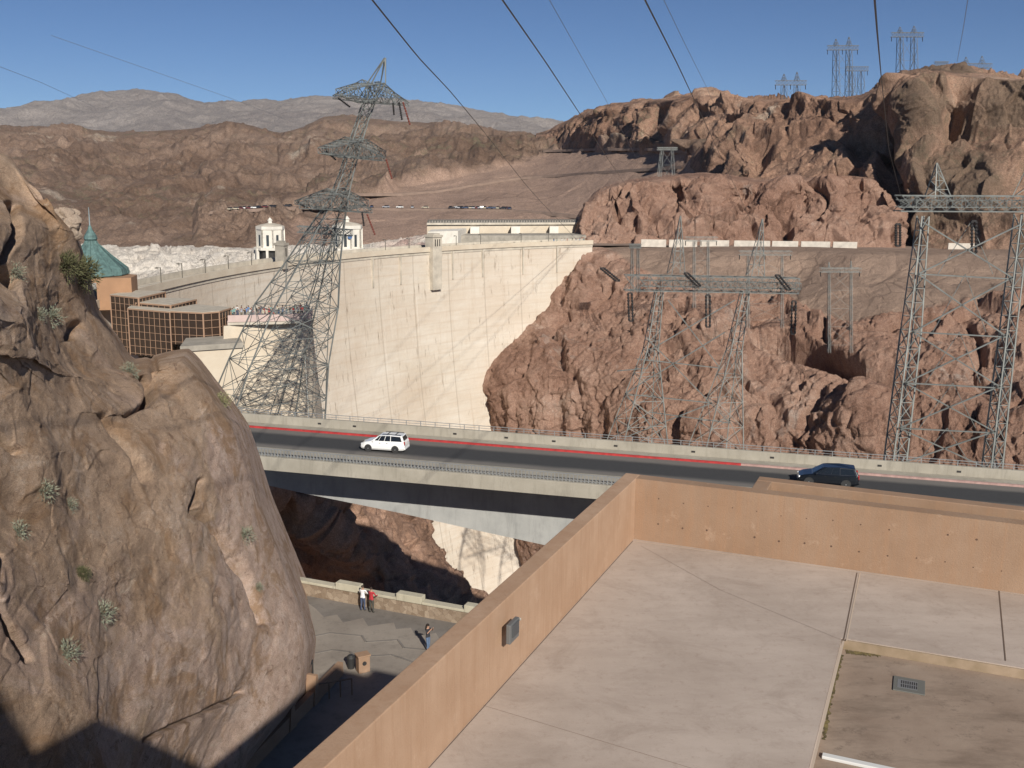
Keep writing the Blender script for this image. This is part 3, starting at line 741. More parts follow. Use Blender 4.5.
# ================================================================ VISITOR CENTRE
vc = empty('visitor_centre', (0, 0, 0), 0, 'stepped visitor centre of dark bronze glass below an orange walled block', 'building')
M['tan_trim'] = mat('tan_trim', (.32, .20, .13), .7)
M['tan_wall'] = mat('orange_tan_wall', (.34, .195, .11), .9, var=.12, vscale=.6)
M['flat_roof'] = mat('flat_roof_gravel', (.46, .41, .33), .95, var=.2, vscale=1)
M['bronze_glass'] = mat('bronze_glass', (.045, .03, .022), .12, spec=.5)
M['pink_wall'] = mat('pink_plaster', (.52, .40, .36), .9, var=.12, vscale=.5)
M['copper'] = mat('green_copper', (.10, .175, .165), .75, var=.45, vscale=1.6, bump=.04, bscale=2)
zs = {}
def glass_block(outline, ref, Y, drop, faces, cell=1.15, hs=1.17):
    """outline: pixel corners on the roof plane; faces: index pairs that carry glazing"""
    z = aty(*ref, Y).z; pts = [onz(x, y, z) for x, y in outline]
    c = sum(pts, Vector())/len(pts)
    bo = MB(); bo.prism([(p.x, p.y) for p in pts], z-drop, z-.25); o = bo.build('glass_wall', M['bronze_glass'], vc)
    b = MB(); b.prism([(c.x+(p.x-c.x)*1.015, c.y+(p.y-c.y)*1.015) for p in pts], z-.25, z+.06); b.build('roof', M['flat_roof'], vc)
    b = MB()
    for i0, i1 in faces:
        p, q = pts[i0], pts[i1]; d = (q-p); Ln = d.length; d.normalize(); n = Vector((d.y, -d.x, 0))
        if n.dot(c-p) > 0: n = -n
        k = max(1, round(Ln/cell))
        for j in range(k+1):
            a = p+d*(Ln*j/k)+n*.06; wd = .16 if j in (0, k) else .065
            b.bar((a.x, a.y, z-drop), (a.x, a.y, z-.05), wd)
        r_ = int(drop/hs)
        for j in range(r_+1):
            zz = z-.12-j*hs
            a = p+n*.06; e = q+n*.06; b.bar((a.x, a.y, zz), (e.x, e.y, zz), .065 if j else .22)
    b.build('mullions', M['tan_trim'], o)
    return z
glass_block([(110.5, 294.5), (138.5, 297.5), (165, 291.5), (135, 290.5)], (138, 297), 166, 9.5, [(0, 1), (1, 2)])
glass_block([(136, 302.3), (170.5, 305), (196, 299), (160, 298)], (170, 305), 163, 9, [(0, 1), (1, 2)])
glass_block([(160, 310.5), (203, 312.5), (219, 311.2), (230.5, 307.6), (196, 304.5)], (203, 312), 160, 5.2, [(0, 1), (1, 2), (2, 3)])
glass_block([(128, 308), (170, 311.6), (170, 306), (136, 303)], (150, 310), 161.5, 7.4, [(0, 1)])
# orange block and copper roof
z = aty(118, 277.5, 172).z; pl = [onz(x, y, z) for x, y in [(96, 278.5), (131, 277.8), (137, 274.8), (104, 271)]]
b = MB(); b.prism([(p.x, p.y) for p in pl], aty(118, 297, 172).z-2, z); b.build('block_wall', M['tan_wall'], vc)
rf = empty('cupola', (0, 0, 0), 0, 'green copper bell roof with a finial and thin spire', 'roof')
c = aty(93, 274, 176); b = MB(); s_ = 176/F
prof = [(34.5, 0), (34.5, 1.0), (33, 6), (26, 12), (18, 19), (11, 26), (6.5, 30), (5.5, 33)]
b.lathe([(r_*s_, h_*s_) for r_, h_ in prof], (c.x, c.y, c.z), 10); b.build('copper_roof', M['copper'], rf)
b = MB(); b.lathe([(5*s_, 33*s_), (6.5*s_, 35*s_), (5.8*s_, 38*s_), (3.5*s_, 42*s_), (2.2*s_, 44*s_), (1.2*s_, 48*s_)], (c.x, c.y, c.z), 10); b.build('finial', M['copper'], rf)
b = MB(); b.tube([(c.x, c.y, c.z+46*s_), (c.x, c.y, c.z+66*s_)], [.12, .04], 6); b.build('spire', mat('spire_metal', (.25, .32, .34), .5), rf)
b = MB()
for j in range(20):
    a = 2*math.pi*j/20; b.tube([(c.x+math.cos(a)*r_*s_*1.01, c.y+math.sin(a)*r_*s_*1.01, c.z+h_*s_+.03) for r_, h_ in prof[1:]], .06, 4)
b.build('seams', M['copper'], rf)
b = MB(); b.lathe([(30*s_, -6*s_), (30*s_, .2)], (c.x, c.y, c.z), 10); b.build('drum', M['tan_wall'], rf)
# lower terrace, roof slab, concrete drum
tz = aty(270, 318.5, 163).z
tr = empty('viewing_terrace', (0, 0, 0), 0, 'round concrete viewing terrace packed with visitors beside the glass building', 'terrace')
top = [onz(x, y, tz) for x, y in [(228, 322), (250, 321.5), (280, 321), (300, 320), (311, 317.5), (312, 314.5), (300, 312.5), (270, 312), (235, 312)]]
b = MB(); b.prism([(p.x, p.y) for p in top], tz-.5, tz); b.build('floor_slab', M['conc'], tr)
b = MB()
for p, q in zip(top[:5], top[1:6]): b.bar((p.x, p.y, tz+.5), (q.x, q.y, tz+.5), .25, 1.05)
b.build('parapet', M['pink_wall'], tr)
# curved retaining wall under it
th = np.linspace(0, 1, 40); rows_ = []
path = [(224, 334, 158), (232, 332, 159), (245, 329, 160), (280, 322.5, 162.5), (302, 321, 164), (311.5, 317, 168), (312, 314, 176), (306, 312, 190)]
pw = np.array([[*aty(a, b_, Y)] for a, b_, Y in path]); pw[:, 2] = tz-.55
pw = np.array([[np.interp(t, np.linspace(0, 1, len(pw)), pw[:, k]) for k in range(3)] for t in th])
cen = pw[:, :2].mean(0)+np.array([0, 14]); PW = []
for dz in np.linspace(0, 40, 20):
    o_ = pw[:, :2]-cen; o_ = o_/np.linalg.norm(o_, axis=1, keepdims=True)
    q = np.concatenate([pw[:, :2]+o_*dz*.10, (pw[:, 2]-dz)[:, None]], 1); PW.append(q)
grid_mesh('retaining_wall', np.array(PW), 1, M['dam_plain'] if 'dam_plain' in M else M['conc_white'], None, None, {}, False, tr)
b = MB(); q = [aty(x, y, Y) for x, y, Y in [(202, 345, 152), (243, 343, 154), (240, 336.5, 160), (200, 337, 158)]]
zz = q[0].z; q = [onz(x, y, zz) for x, y in [(180, 346.5), (243, 342.5), (238, 335), (186, 338)]]
b.prism([(p.x, p.y) for p in q], zz-.8, zz); b.build('lower_roof', M['conc_grey'], vc)
b = MB(); b.prism([(p.x, p.y+.4) for p in q], zz-14, zz-.81); b.build('lower_wall', M['dam_plain'], vc)
q = [aty(x, y, 162) for x, y in ((228, 337), (262, 334))]
b = MB(); b.prism([(q[0].x, q[0].y), (q[1].x, q[1].y), (q[1].x, q[1].y+1.2), (q[0].x, q[0].y+1.2)], q[0].z, aty(240, 321, 162).z); b.build('pink_wall', M['pink_wall'], tr)
# ================================================================ ROOF TERRACE (foreground building)
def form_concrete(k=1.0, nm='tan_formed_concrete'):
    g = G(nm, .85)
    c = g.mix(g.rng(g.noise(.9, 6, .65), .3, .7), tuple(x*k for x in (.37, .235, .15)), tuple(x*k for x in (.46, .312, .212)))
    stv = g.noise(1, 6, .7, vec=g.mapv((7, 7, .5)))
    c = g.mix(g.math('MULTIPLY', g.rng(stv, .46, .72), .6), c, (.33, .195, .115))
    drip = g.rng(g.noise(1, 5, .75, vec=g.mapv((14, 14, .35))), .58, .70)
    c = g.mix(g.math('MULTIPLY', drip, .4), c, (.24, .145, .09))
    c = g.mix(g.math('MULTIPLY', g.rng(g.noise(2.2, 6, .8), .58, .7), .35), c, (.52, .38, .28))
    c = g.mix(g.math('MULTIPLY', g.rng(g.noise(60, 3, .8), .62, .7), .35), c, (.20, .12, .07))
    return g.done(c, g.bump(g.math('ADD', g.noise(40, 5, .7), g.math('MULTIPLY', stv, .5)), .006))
M['form'] = form_concrete(.71); M['form_sunlit'] = form_concrete(.98, 'sunlit_tan_formed_concrete')  # lighter copy for the left wall: stronger sunlight painted into its colour
def deck_mat():
    g = G('terrace_floor', .9)
    c = g.mix(g.rng(g.noise(.5, 6, .6), .3, .7), (.38, .312, .262), (.50, .42, .36))
    sm = g.noise(1, 7, .72, vec=g.mapv((.9, 3.2, 1), (0, 0, R(-22))))
    c = g.mix(g.math('MULTIPLY', g.rng(sm, .42, .72), .34), c, (.29, .23, .19))
    c = g.mix(g.math('MULTIPLY', g.rng(g.noise(1.1, 9, .78, dist=.8), .50, .68), .42), c, (.27, .21, .17))
    c = g.mix(g.math('MULTIPLY', g.rng(g.noise(6, 8, .85), .54, .64), .35), c, (.25, .18, .14))
    c = g.mix(g.math('MULTIPLY', g.rng(g.noise(1.6, 7, .8), .56, .66), .3), c, (.50, .42, .36))
    c = g.mix(g.math('MULTIPLY', g.rng(g.noise(90, 3, .8), .55, .75), .3), c, (.20, .15, .12))
    return g.done(c, g.bump(g.noise(60, 5, .7), .004))
M['deck'] = deck_mat()
def basin_mat():
    g = G('stained_basin', .9)
    c = g.mix(g.rng(g.noise(1.2, 6, .65), .3, .7), (.25, .185, .14), (.34, .265, .205))
    c = g.mix(g.math('MULTIPLY', g.rng(g.noise(1, 7, .75, vec=g.mapv((.7, 2.2, 1), (0, 0, R(-25)))), .48, .70), .55), c, (.12, .088, .065))
    c = g.mix(g.math('MULTIPLY', g.rng(g.noise(5, 6, .8), .56, .66), .4), c, (.09, .065, .05))
    return g.done(c, g.bump(g.noise(50, 5, .7), .004))
M['basin'] = basin_mat()
M['sealant'] = mat('joint_sealant', (.13, .09, .065), .9)
M['hair'] = mat('hairline_joint', (.25, .19, .155), .9)
M['joint_light'] = mat('joint_edge', (.50, .40, .31), .9)
FZ = -6.5; WT = -5.35
C0 = Vector((2.26, 18.06, 0)); dB = Vector((.930, -.367, 0)).normalized(); dL = Vector((-.385, -.922, 0)).normalized()
def RP(u, v, z): p = C0+dB*u+dL*v; return (p.x, p.y, z)     # u along back wall, v along left wall toward camera
def rbox(b, u0, u1, v0, v1, z0, z1, mi=0):
    return b.hexa([RP(u0, v1, z0), RP(u1, v1, z0), RP(u1, v0, z0), RP(u0, v0, z0), RP(u0, v1, z1), RP(u1, v1, z1), RP(u1, v0, z1), RP(u0, v0, z1)], mi)
rt_ = empty('roof_terrace', C0, 0, 'tan concrete roof terrace with high parapet walls in the foreground', 'terrace')
rt_.location = (0, 0, 0)
def pix(px, py, z=FZ):
    p = onz(px, py, z)-C0; p.z = 0; return p.dot(dB), p.dot(dL)
bu, bv = pix(845, 641)      # basin corner
ju, _ = pix(857, 572)
b = MB()
rbox(b, 0, bu, 0, 20, FZ-.5, FZ); rbox(b, bu, 14, 0, bv, FZ-.5, FZ)
b.build('floor_slab', M['deck'], rt_)
b = MB(); rbox(b, bu+.001, 14, bv+.001, 20, FZ-.6, FZ-.15); b.build('sunken_basin', M['basin'], rt_)
T = .27
# parapet: left wall and back wall, mitred bevelled top
b = MB(); rbox(b, -T, 0, -T, 22, FZ-1.2, WT); o = b.build('parapet_wall', M['form_sunlit'], rt_, bevel=.012); o['label'] = 'left parapet wall with a grey outlet box'
hole = mat('hole_dark', (.11, .065, .045), .9)
b = MB(); rbox(b, 0.001, 15, -T, 0, FZ-1.2, WT-.002)
u = .42; k = 0
while u < 9.5:
    for z in (WT-.34, WT-.80):
        k += 1
        if math.sin(k*5.3) < -.95: continue
        p = C0+dB*(u+math.sin(k*12.9)*.03); c = Vector((p.x, p.y, z+math.cos(k*7.1)*.02))
        b.tube([c+dL*.0, c+dL*.003], .015+.005*math.sin(k*3.3), 7, 1)
    u += .435
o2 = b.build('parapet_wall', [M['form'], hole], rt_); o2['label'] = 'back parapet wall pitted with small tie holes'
b = MB(); c = C0+dB*pix(936, 545, FZ)[0]; uu = 7.05
b.bar((C0+dB*uu+dL*.002+Vector((0, 0, WT-.01))), (C0+dB*uu+dL*.002+Vector((0, 0, FZ+.01))), .012, .006); b.build('wall_joint', M['sealant'], o2)
# outer lower wing: cladding below and ledge flashing on the outside of the left wall
b = MB(); rbox(b, -T-.1, -T-.002, -T, 22, WT-.42, WT-.13); b.build('flashing', M['conc_grey'], rt_, bevel=.008)
# stains along foot of walls
# second parapet beyond
zz = WT-.02; q0 = onz(757.8, 476.6, zz)-C0; q0.z = 0
u0 = q0.dot(dB); v0 = q0.dot(dL)
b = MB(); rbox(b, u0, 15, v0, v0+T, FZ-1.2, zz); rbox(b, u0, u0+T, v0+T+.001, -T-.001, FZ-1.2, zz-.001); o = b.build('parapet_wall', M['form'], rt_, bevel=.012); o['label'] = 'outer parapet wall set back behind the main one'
b = MB(); rbox(b, u0+T, 15, v0+T, -T, FZ-1.3, FZ-.4); b.build('gutter_floor', M['deck'], rt_)
# building mass beneath
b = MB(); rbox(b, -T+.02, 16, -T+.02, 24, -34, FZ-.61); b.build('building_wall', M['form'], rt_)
# joints
def strip(pts, w, m, name, z=FZ+.004):
    b = MB()
    for (a, c) in zip(pts[:-1], pts[1:]):
        a = Vector((*a[:2], z)); c = Vector((*c[:2], z)); d = (c-a).normalized(); n = Vector((-d.y, d.x, 0))*w/2
        b.add([a-n, c-n, c+n, a+n], [(0, 1, 2, 3)])
    return b.build(name, m, rt_)
P2 = lambda px, py, z=FZ: tuple(onz(px, py, z))
j1 = [RP(ju-.03, 0.01, 0), RP(bu-.05, bv, 0)]
strip([P2(857, 573), P2(843.5, 641)], .016, M['sealant'], 'floor_joint')
strip([P2(860, 573), P2(846.5, 641)], .02, M['joint_light'], 'floor_joint')
strip([P2(999, 591), P2(1005.5, 661)], .018, M['sealant'], 'floor_joint')
strip([P2(843.5, 641), P2(812, 768), P2(800, 820)], .03, M['joint_light'], 'floor_joint')
strip([P2(641, 546), P2(720, 590), P2(841, 640)], .005, M['hair'], 'floor_joint')
strip([P2(478, 704), P2(690, 768), P2(800, 800)], .008, M['hair'], 'floor_joint')
strip([P2(633, 541), P2(429, 768), P2(400, 800)], .012, M['sealant'], 'floor_joint')
strip([P2(636, 541.5), P2(1024, 595.5)], .02, M['joint_light'], 'floor_joint')
# moss and darker strip along the basin lip, drain, white strip
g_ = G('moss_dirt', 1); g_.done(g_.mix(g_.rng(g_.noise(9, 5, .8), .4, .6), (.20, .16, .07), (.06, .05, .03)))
random.seed(3)
def blob_strip(pts, w, m, name, z, parent):
    b = MB(); N_ = 60; P_ = []
    for i in range(N_+1):
        t = i/N_*(len(pts)-1); k = min(int(t), len(pts)-2); f = t-k
        x = pts[k][0]*(1-f)+pts[k+1][0]*f; y = pts[k][1]*(1-f)+pts[k+1][1]*f
        d = Vector((pts[k+1][0]-pts[k][0], pts[k+1][1]-pts[k][1], 0)).normalized(); n = Vector((-d.y, d.x, 0))
        P_.append((Vector((x, y, z))-n*w*random.uniform(.1, 1), Vector((x, y, z))+n*w*random.uniform(.1, 1)))
    for i in range(N_): b.add([P_[i][0], P_[i+1][0], P_[i+1][1], P_[i][1]], [(0, 1, 2, 3)])
    return b.build(name, m, parent)
BZ = FZ-.15
b = MB(); rbox(b, bu+.03, 14, bv+.002, bv+.03, BZ+.002, FZ-.012); b.build('basin_lip', g_.m if False else mat('dark_tan_lip', (.22, .165, .10), .95, col2=(.36, .27, .19), vscale=3), rt_)  # darker tan strip over the upright face of the step
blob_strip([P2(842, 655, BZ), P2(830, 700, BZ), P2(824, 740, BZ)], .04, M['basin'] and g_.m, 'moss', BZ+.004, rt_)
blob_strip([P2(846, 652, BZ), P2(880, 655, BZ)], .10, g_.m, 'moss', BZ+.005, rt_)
b = MB(); a = onz(822, 757, BZ); c = onz(905, 775, BZ); b.bar((a.x, a.y, BZ+.02), (c.x, c.y, BZ+.02), .09, .04); b.build('white_strip', mat('white_curb', (.62, .62, .60), .7), rt_, bevel=.008)
dc = onz(909, 686, BZ)
dr = empty('floor_drain', (dc.x, dc.y, BZ), math.atan2(dB.y, dB.x)); dr.parent = rt_
b = MB(); b.box((0, 0, .008), (.40, .42, .016)); b.build('drain_plate', mat('drain_plate', (.14, .14, .125), .6), dr, bevel=.004)
b = MB()
for i in range(8):
    for j in (-1, 1): b.box((-.095+i*.027, j*.055, .0175), (.014, .085, .003))
b.build('drain_slots', M['dark'], dr)
b = MB(); b.box((-.02, 0, .014), (.25, .25, .006)); b.build('drain_grate', mat('drain_metal', (.35, .36, .35), .45, metal=.6), dr)
# outlet box on left wall
ov = None
bz0 = None
for i in range(400):
    v = i*.05; p = C0+dL*v
    d = rays(510, 630); 
    # intersection of pixel ray with left wall plane
    pass
nW = Vector((dB.x, dB.y, 0)); dd_ = Vector(rays(510.5, 630)); tq = C0.dot(nW)/dd_.dot(nW); oc = dd_*tq
ob = empty('outlet_box', oc, math.atan2(dL.y, dL.x)); ob.parent = rt_
b = MB(); b.box((0, .03, 0), (.30, .06, .26)); b.build('box_body', mat('grey_metal_box', (.16, .165, .165), .5, metal=.3), ob, bevel=.01)
b = MB(); b.box((-.02, .066, .02), (.20, .012, .17)); b.build('box_lid', mat('dark_metal_lid', (.07, .075, .08), .5), ob, bevel=.004)
b = MB(); b.tube([(-.16, .05, .09), (-.18, .06, .09)], .02, 8); b.build('latch', M['conc_grey'], ob)
# unseen garage mass beside the viewer; added slab outlined to cast the rock shadow
us = empty('shadow_caster', (-8, -4, -6.5), 0, 'unseen tan building part added to cast the shadow on the near rock', 'building'); us.location = (0, 0, 0)
b = MB(); b.box((-8, -5.3, -18), (12, 8, 24)); b.build('building_wall', M['form'], us)
pr = []
for px, py in [(-150, 640), (0, 690), (35, 752), (95, 718), (150, 741), (205, 768)]:
    h = hit(px, py, ('near_rock',)); q = h+SUN*((h.y+1.0)/(-SUN.y)); pr.append((q.x, q.z))
pr = [(-14, pr[0][1]+1)]+pr+[(pr[-1][0], -6.4), (-14, -6.4)]
b = MB(); n = len(pr); b.add([(x, -1.2, z) for x, z in pr]+[(x, -1.0, z) for x, z in pr], [tuple(range(n)), tuple(range(2*n-1, n-1, -1))]+[(i, n+i, n+(i+1) % n, (i+1) % n) for i in range(n)])
print('CASTER', pr)
b.build('caster_slab', M['form'], us)

# ================================================================ BRIDGE
RZ = -25.5
bA = Vector((2.7, 95.2, 0)); bd = Vector((27.1, -6.85, 0)).normalized(); bn = Vector((bd.y, -bd.x, 0))     # bn points to the camera side
def BP(s, o, z): p = bA+bd*s+bn*o; return (p.x, p.y, z)
def bbox(b, s0, s1, o0, o1, z0, z1, mi=0):
    return b.hexa([BP(s0, o1, z0), BP(s1, o1, z0), BP(s1, o0, z0), BP(s0, o0, z0), BP(s0, o1, z1), BP(s1, o1, z1), BP(s1, o0, z1), BP(s0, o0, z1)], mi)
S0, S1 = -95, 75
def bridge_conc(name, c1, c2):
    g = G(name, .9); c = g.mix(g.rng(g.noise(.35, 6, .65), .3, .7), c1, c2)
    st = g.rng(g.noise(1, 6, .75, vec=g.mapv((1.6, 1.6, .25))), .5, .7)
    c = g.mix(g.math('MULTIPLY', st, .4), c, tuple(x*.5 for x in c1)); return g.done(c, g.bump(g.noise(12, 5, .7), .01))
M['bridge'] = bridge_conc('bridge_concrete', (.30, .275, .225), (.40, .37, .31))
M['bridge_pale'] = bridge_conc('bridge_pale_concrete', (.30, .305, .295), (.41, .41, .39))
br = empty('bridge', (0, 0, 0), 0, 'concrete road bridge with kerbs, low walls and railings crossing the gorge', 'bridge')
RW = 7.2; NW = 2.9
b = MB(); bbox(b, S0, S1, -1.9, RW+NW+.05, RZ-.9, RZ-.004); b.build('deck', M['bridge'], br)
b = MB(); bbox(b, S0, S1, -1.5, 0, RZ-.003, RZ+.16); bbox(b, S0, S1, RW, RW+NW-.25, RZ-.003, RZ+.16); b.build('sidewalk', M['bridge'], br, bevel=.02)
b = MB(); bbox(b, S0, S1, -1.9, -1.5, RZ-.003, RZ+1.0); o = b.build('parapet', M['bridge'], br, bevel=.03)
b = MB(); bbox(b, S0, S1, RW+NW-.24, RW+NW+.3, RZ-1.05, RZ+.2); o = b.build('fascia', M['bridge'], br, bevel=.03)
# kerb faces: red to s=~20 then pale pink
rs = (onz(741, 465, RZ)-bA).dot(bd)
b = MB(); bbox(b, S0, rs, 0.002, .12, RZ+.0, RZ+.175); bbox(b, S0, rs, -.12, .001, RZ+.162, RZ+.176); b.build('kerb', mat('red_kerb_paint', (.42, .035, .035), .7, var=.3, vscale=2), br)['label'] = 'red painted kerb'
b = MB(); bbox(b, rs, S1, 0.002, .12, RZ+.0, RZ+.175); bbox(b, rs, S1, -.12, .001, RZ+.162, RZ+.176); b.build('kerb', mat('faded_pink_kerb', (.42, .27, .24), .8, var=.3, vscale=2), br)['label'] = 'faded pink kerb'
railm = mat('galvanised_rail', (.32, .33, .33), .5, metal=.4)
b = MB(); s = S0
bbox(b, S0, S1, -1.72, -1.66, RZ+1.45, RZ+1.50); bbox(b, S0, S1, -1.72, -1.66, RZ+1.22, RZ+1.25)
while s < S1: bbox(b, s, s+.06, -1.72, -1.66, RZ+1.0, RZ+1.46); s += 1.5
b.build('railing', railm, br)
b = MB(); oo = RW+NW-.05
bbox(b, S0, S1, oo, oo+.08, RZ+.85, RZ+.91); bbox(b, S0, S1, oo, oo+.06, RZ+.30, RZ+.34)
s = S0
while s < S1: bbox(b, s, s+.07, oo, oo+.07, RZ+.2, RZ+.86); s += .32
b.build('railing', railm, br)
# box drains on far parapet
for px, py in ((310, 427), (345, 430), (448, 437), (500, 441), (548, 445), (612, 448), (690, 455), (770, 461), (880, 472), (960, 476)):
    b = MB(); s = (onz(px, py, RZ+.6)-bA).dot(bd); bbox(b, s, s+.35, -1.5, -1.47, RZ+.45, RZ+.62); b.build('scupper', M['dark'], br)
# haunched girder: vertical face under the overhang; bottom edge dips toward the right
gp = []
for px, py in [(200, 470), (280, 488), (312, 495), (400, 513), (480, 531), (542, 544.5), (590, 556), (700, 585), (850, 625)]:
    # intersect ray with girder face plane (offset RW+NW-1.6)
    og = RW+NW-5.4; d = Vector(rays(px, py)); pl = bA+bn*og; t = pl.dot(bn)/d.dot(bn); q = d*t; gp.append(((q-bA).dot(bd), q.z))
gp = [(S0, gp[0][1]+1)]+gp+[(S1, gp[-1][1])]
b = MB()
for oo0, oo1 in ((RW+NW-6.0, RW+NW-5.4), (-1.0, -.4)):
    n = len(gp); vs = [BP(s, oo1, z) for s, z in gp]+[BP(s, oo1, RZ-.905) for s, z in gp]+[BP(s, oo0, z) for s, z in gp]+[BP(s, oo0, RZ-.905) for s, z in gp]
    fs = []
    for i in range(n-1):
        fs += [(i, i+1, n+i+1, n+i), (2*n+i+1, 2*n+i, 3*n+i, 3*n+i+1), (2*n+i, 2*n+i+1, i+1, i)]
    b.add(vs, fs)
b.build('girder', M['bridge_pale'], br)
b = MB()
for i in range(n-1):
    (sa, za), (sb, zb_) = gp[i], gp[i+1]; b.add([BP(sa, -.4, za+.4), BP(sb, -.4, zb_+.4), BP(sb, RW+NW-5.42, zb_+.4), BP(sa, RW+NW-5.42, za+.4)], [(0, 1, 2, 3)])
b.build('soffit', M['bridge'], br)
# road surface (two worn dark lanes)
def road_mat():
    g = G('worn_asphalt', .85)
    sep = g.n('ShaderNodeSeparateXYZ'); r_ = g.mapv((1, 1, 1), (0, 0, -math.atan2(bd.y, bd.x))); g.l(r_, sep.inputs[0])
    y0 = bA.y*math.cos(-math.atan2(bd.y, bd.x))+bA.x*math.sin(-math.atan2(bd.y, bd.x))
    d = g.math('SUBTRACT', y0, sep.outputs[1])       # distance from far kerb
    wob = g.math('MULTIPLY', g.math('SUBTRACT', g.noise(.3, 4), .5), .6); d = g.math('ADD', d, wob)
    near = g.rng(d, 4.9, 6.2, 1, 0, True); far = g.rng(d, 1.1, 2.2, 0, 1, True)
    k = g.math('MULTIPLY', near, far)
    fine = g.noise(3, 6, .8)
    base = g.mix(fine, (.14, .13, .12), (.20, .185, .165)); dk = g.mix(fine, (.04, .041, .043), (.07, .07, .07))
    return g.done(g.mix(k, base, dk), g.bump(g.noise(40, 3), .004))
b = MB(); b.add([BP(S0, 0.13, RZ), BP(S1, 0.13, RZ), BP(S1, RW-.002, RZ), BP(S0, RW-.002, RZ)], [(3, 2, 1, 0)])
tag(b.build('road', road_mat()), 'dark worn asphalt roadway across the bridge', 'road', kind='structure')

# ================================================================ PLAZA
PZ = -29.0
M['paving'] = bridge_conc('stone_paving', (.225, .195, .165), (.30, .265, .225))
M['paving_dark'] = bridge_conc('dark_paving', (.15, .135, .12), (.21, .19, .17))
def rubble():
    g = G('rubble_stone', .95); v = g.voro(2.6, 'F1', out='Color')
    sep = g.n('ShaderNodeSeparateColor'); g.l(v, sep.inputs[0])
    c = g.mix(sep.outputs[0], (.20, .145, .10), (.34, .27, .20)); c = g.mix(g.math('MULTIPLY', g.rng(g.voro(2.6, 'DISTANCE_TO_EDGE'), 0, .05, 1, 0), .5), c, (.16, .12, .09))
    return g.done(c, g.bump(g.noise(6, 4), .04))
M['rubble'] = rubble()
b = MB(); base = [(300, 594.5), (370, 606), (410, 613), (453, 622.5), (560, 648)]
w0 = onz(300, 594.5, PZ); w1 = onz(455, 623, PZ); wd = (w1-w0).normalized(); wn = Vector((wd.y, -wd.x, 0)); WL = (w1-w0).length
def WP(s, o, z): p = w0+wd*s+wn*o; return (p.x, p.y, z)
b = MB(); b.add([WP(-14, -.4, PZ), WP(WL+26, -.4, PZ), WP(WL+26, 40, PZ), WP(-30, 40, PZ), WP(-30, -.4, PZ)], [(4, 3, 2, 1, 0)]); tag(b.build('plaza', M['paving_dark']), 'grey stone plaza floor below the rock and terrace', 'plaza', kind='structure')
b = MB(); b.add([WP(-14, -.5, PZ-.01), WP(WL+26, -.5, PZ-.01), WP(WL+26, 2, -60), WP(-14, 2, -60)], [(0, 1, 2, 3)])
tag(b.build('plaza_rock', M['canyon']), 'brown rock drop below the plaza wall', 'cliff', kind='structure')
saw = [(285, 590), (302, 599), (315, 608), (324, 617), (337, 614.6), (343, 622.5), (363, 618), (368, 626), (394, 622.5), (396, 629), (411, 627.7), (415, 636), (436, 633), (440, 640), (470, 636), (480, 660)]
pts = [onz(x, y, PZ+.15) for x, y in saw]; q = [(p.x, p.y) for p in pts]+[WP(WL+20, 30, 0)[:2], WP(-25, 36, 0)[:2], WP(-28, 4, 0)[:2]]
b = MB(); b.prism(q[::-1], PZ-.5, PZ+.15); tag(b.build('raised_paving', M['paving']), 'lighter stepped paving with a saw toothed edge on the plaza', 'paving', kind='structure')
pw_ = empty('plaza_wall', (0, 0, 0), 0, 'rubble stone parapet wall with pale stepped coping round the plaza', 'wall')
def wbox(b, s0, s1, o0, o1, z0, z1):
    return b.hexa([WP(s0, o1, z0), WP(s1, o1, z0), WP(s1, o0, z0), WP(s0, o0, z0), WP(s0, o1, z1), WP(s1, o1, z1), WP(s1, o0, z1), WP(s0, o0, z1)])
b = MB(); wbox(b, -14, WL+24, -.45, 0, PZ-.5, PZ+.9); b.build('stone_face', M['rubble'], pw_)
copm = bridge_conc('pale_coping', (.40, .37, .28), (.50, .46, .36))
def sx_(px, py): return (onz(px, py, PZ+1)-w0).dot(wd)
segs = [(-14, -3, 0), (-3, sx_(341, 584), 0), (sx_(341, 584), sx_(366, 587), .32), (sx_(366, 587), sx_(402, 594), 0), (sx_(402, 594), sx_(429, 597), .32), (sx_(429, 597), sx_(469, 606), 0), (sx_(469, 606), sx_(469, 606)+2, .32), (sx_(469, 606)+2, WL+24, 0)]
for s0, s1, dz in segs:
    b = MB(); wbox(b, s0+.01, s1-.01, -.55, .08, PZ+.902+(.0 if not dz else 0), PZ+1.08+dz); b.build('coping', copm, pw_, bevel=.03)
# tan wall with pilasters and small kiosk at lower left, handrails
kb = empty('stair_wall', (0, 0, 0), 0, 'low tan wall with pointed pilasters beside the plaza stair', 'wall')
a = onz(292, 722, PZ+.15); c = onz(338, 674, PZ+.15); d = (c-a).normalized(); n_ = Vector((d.y, -d.x, 0)); L_ = (c-a).length
b = MB(); b.hexa([tuple(a+d*s+n_*o+Vector((0, 0, z))) for z in (0, .8) for s, o in ((-6, 0), (L_, 0), (L_, .35), (-6, .35))]); b.build('wall_panel', M['form'], kb)
for s in (-.6, 2.2):
    if s > L_: continue
    b = MB(); q = [tuple(a+d*(s+ds)+n_*o+Vector((0, 0, z))) for z, w_ in ((0, .4), (1.7, .1)) for ds, o in ((-w_, -.15), (w_, -.15), (w_, .42), (-w_, .42))]; b.hexa(q); b.build('pilaster', M['form'], kb)
kc = onz(363, 671, PZ+.15)
kk = empty('kiosk', kc, .5, 'small tan concrete kiosk block with a round dark vent on the plaza', 'kiosk')
b = MB(); b.box((0, 0, .5), (.7, .55, 1.0)); b.build('kiosk_body', M['form'], kk, bevel=.03)
b = MB(); b.box((0, 0, 1.05), (.8, .65, .1)); b.build('kiosk_cap', M['form'], kk, bevel=.02)
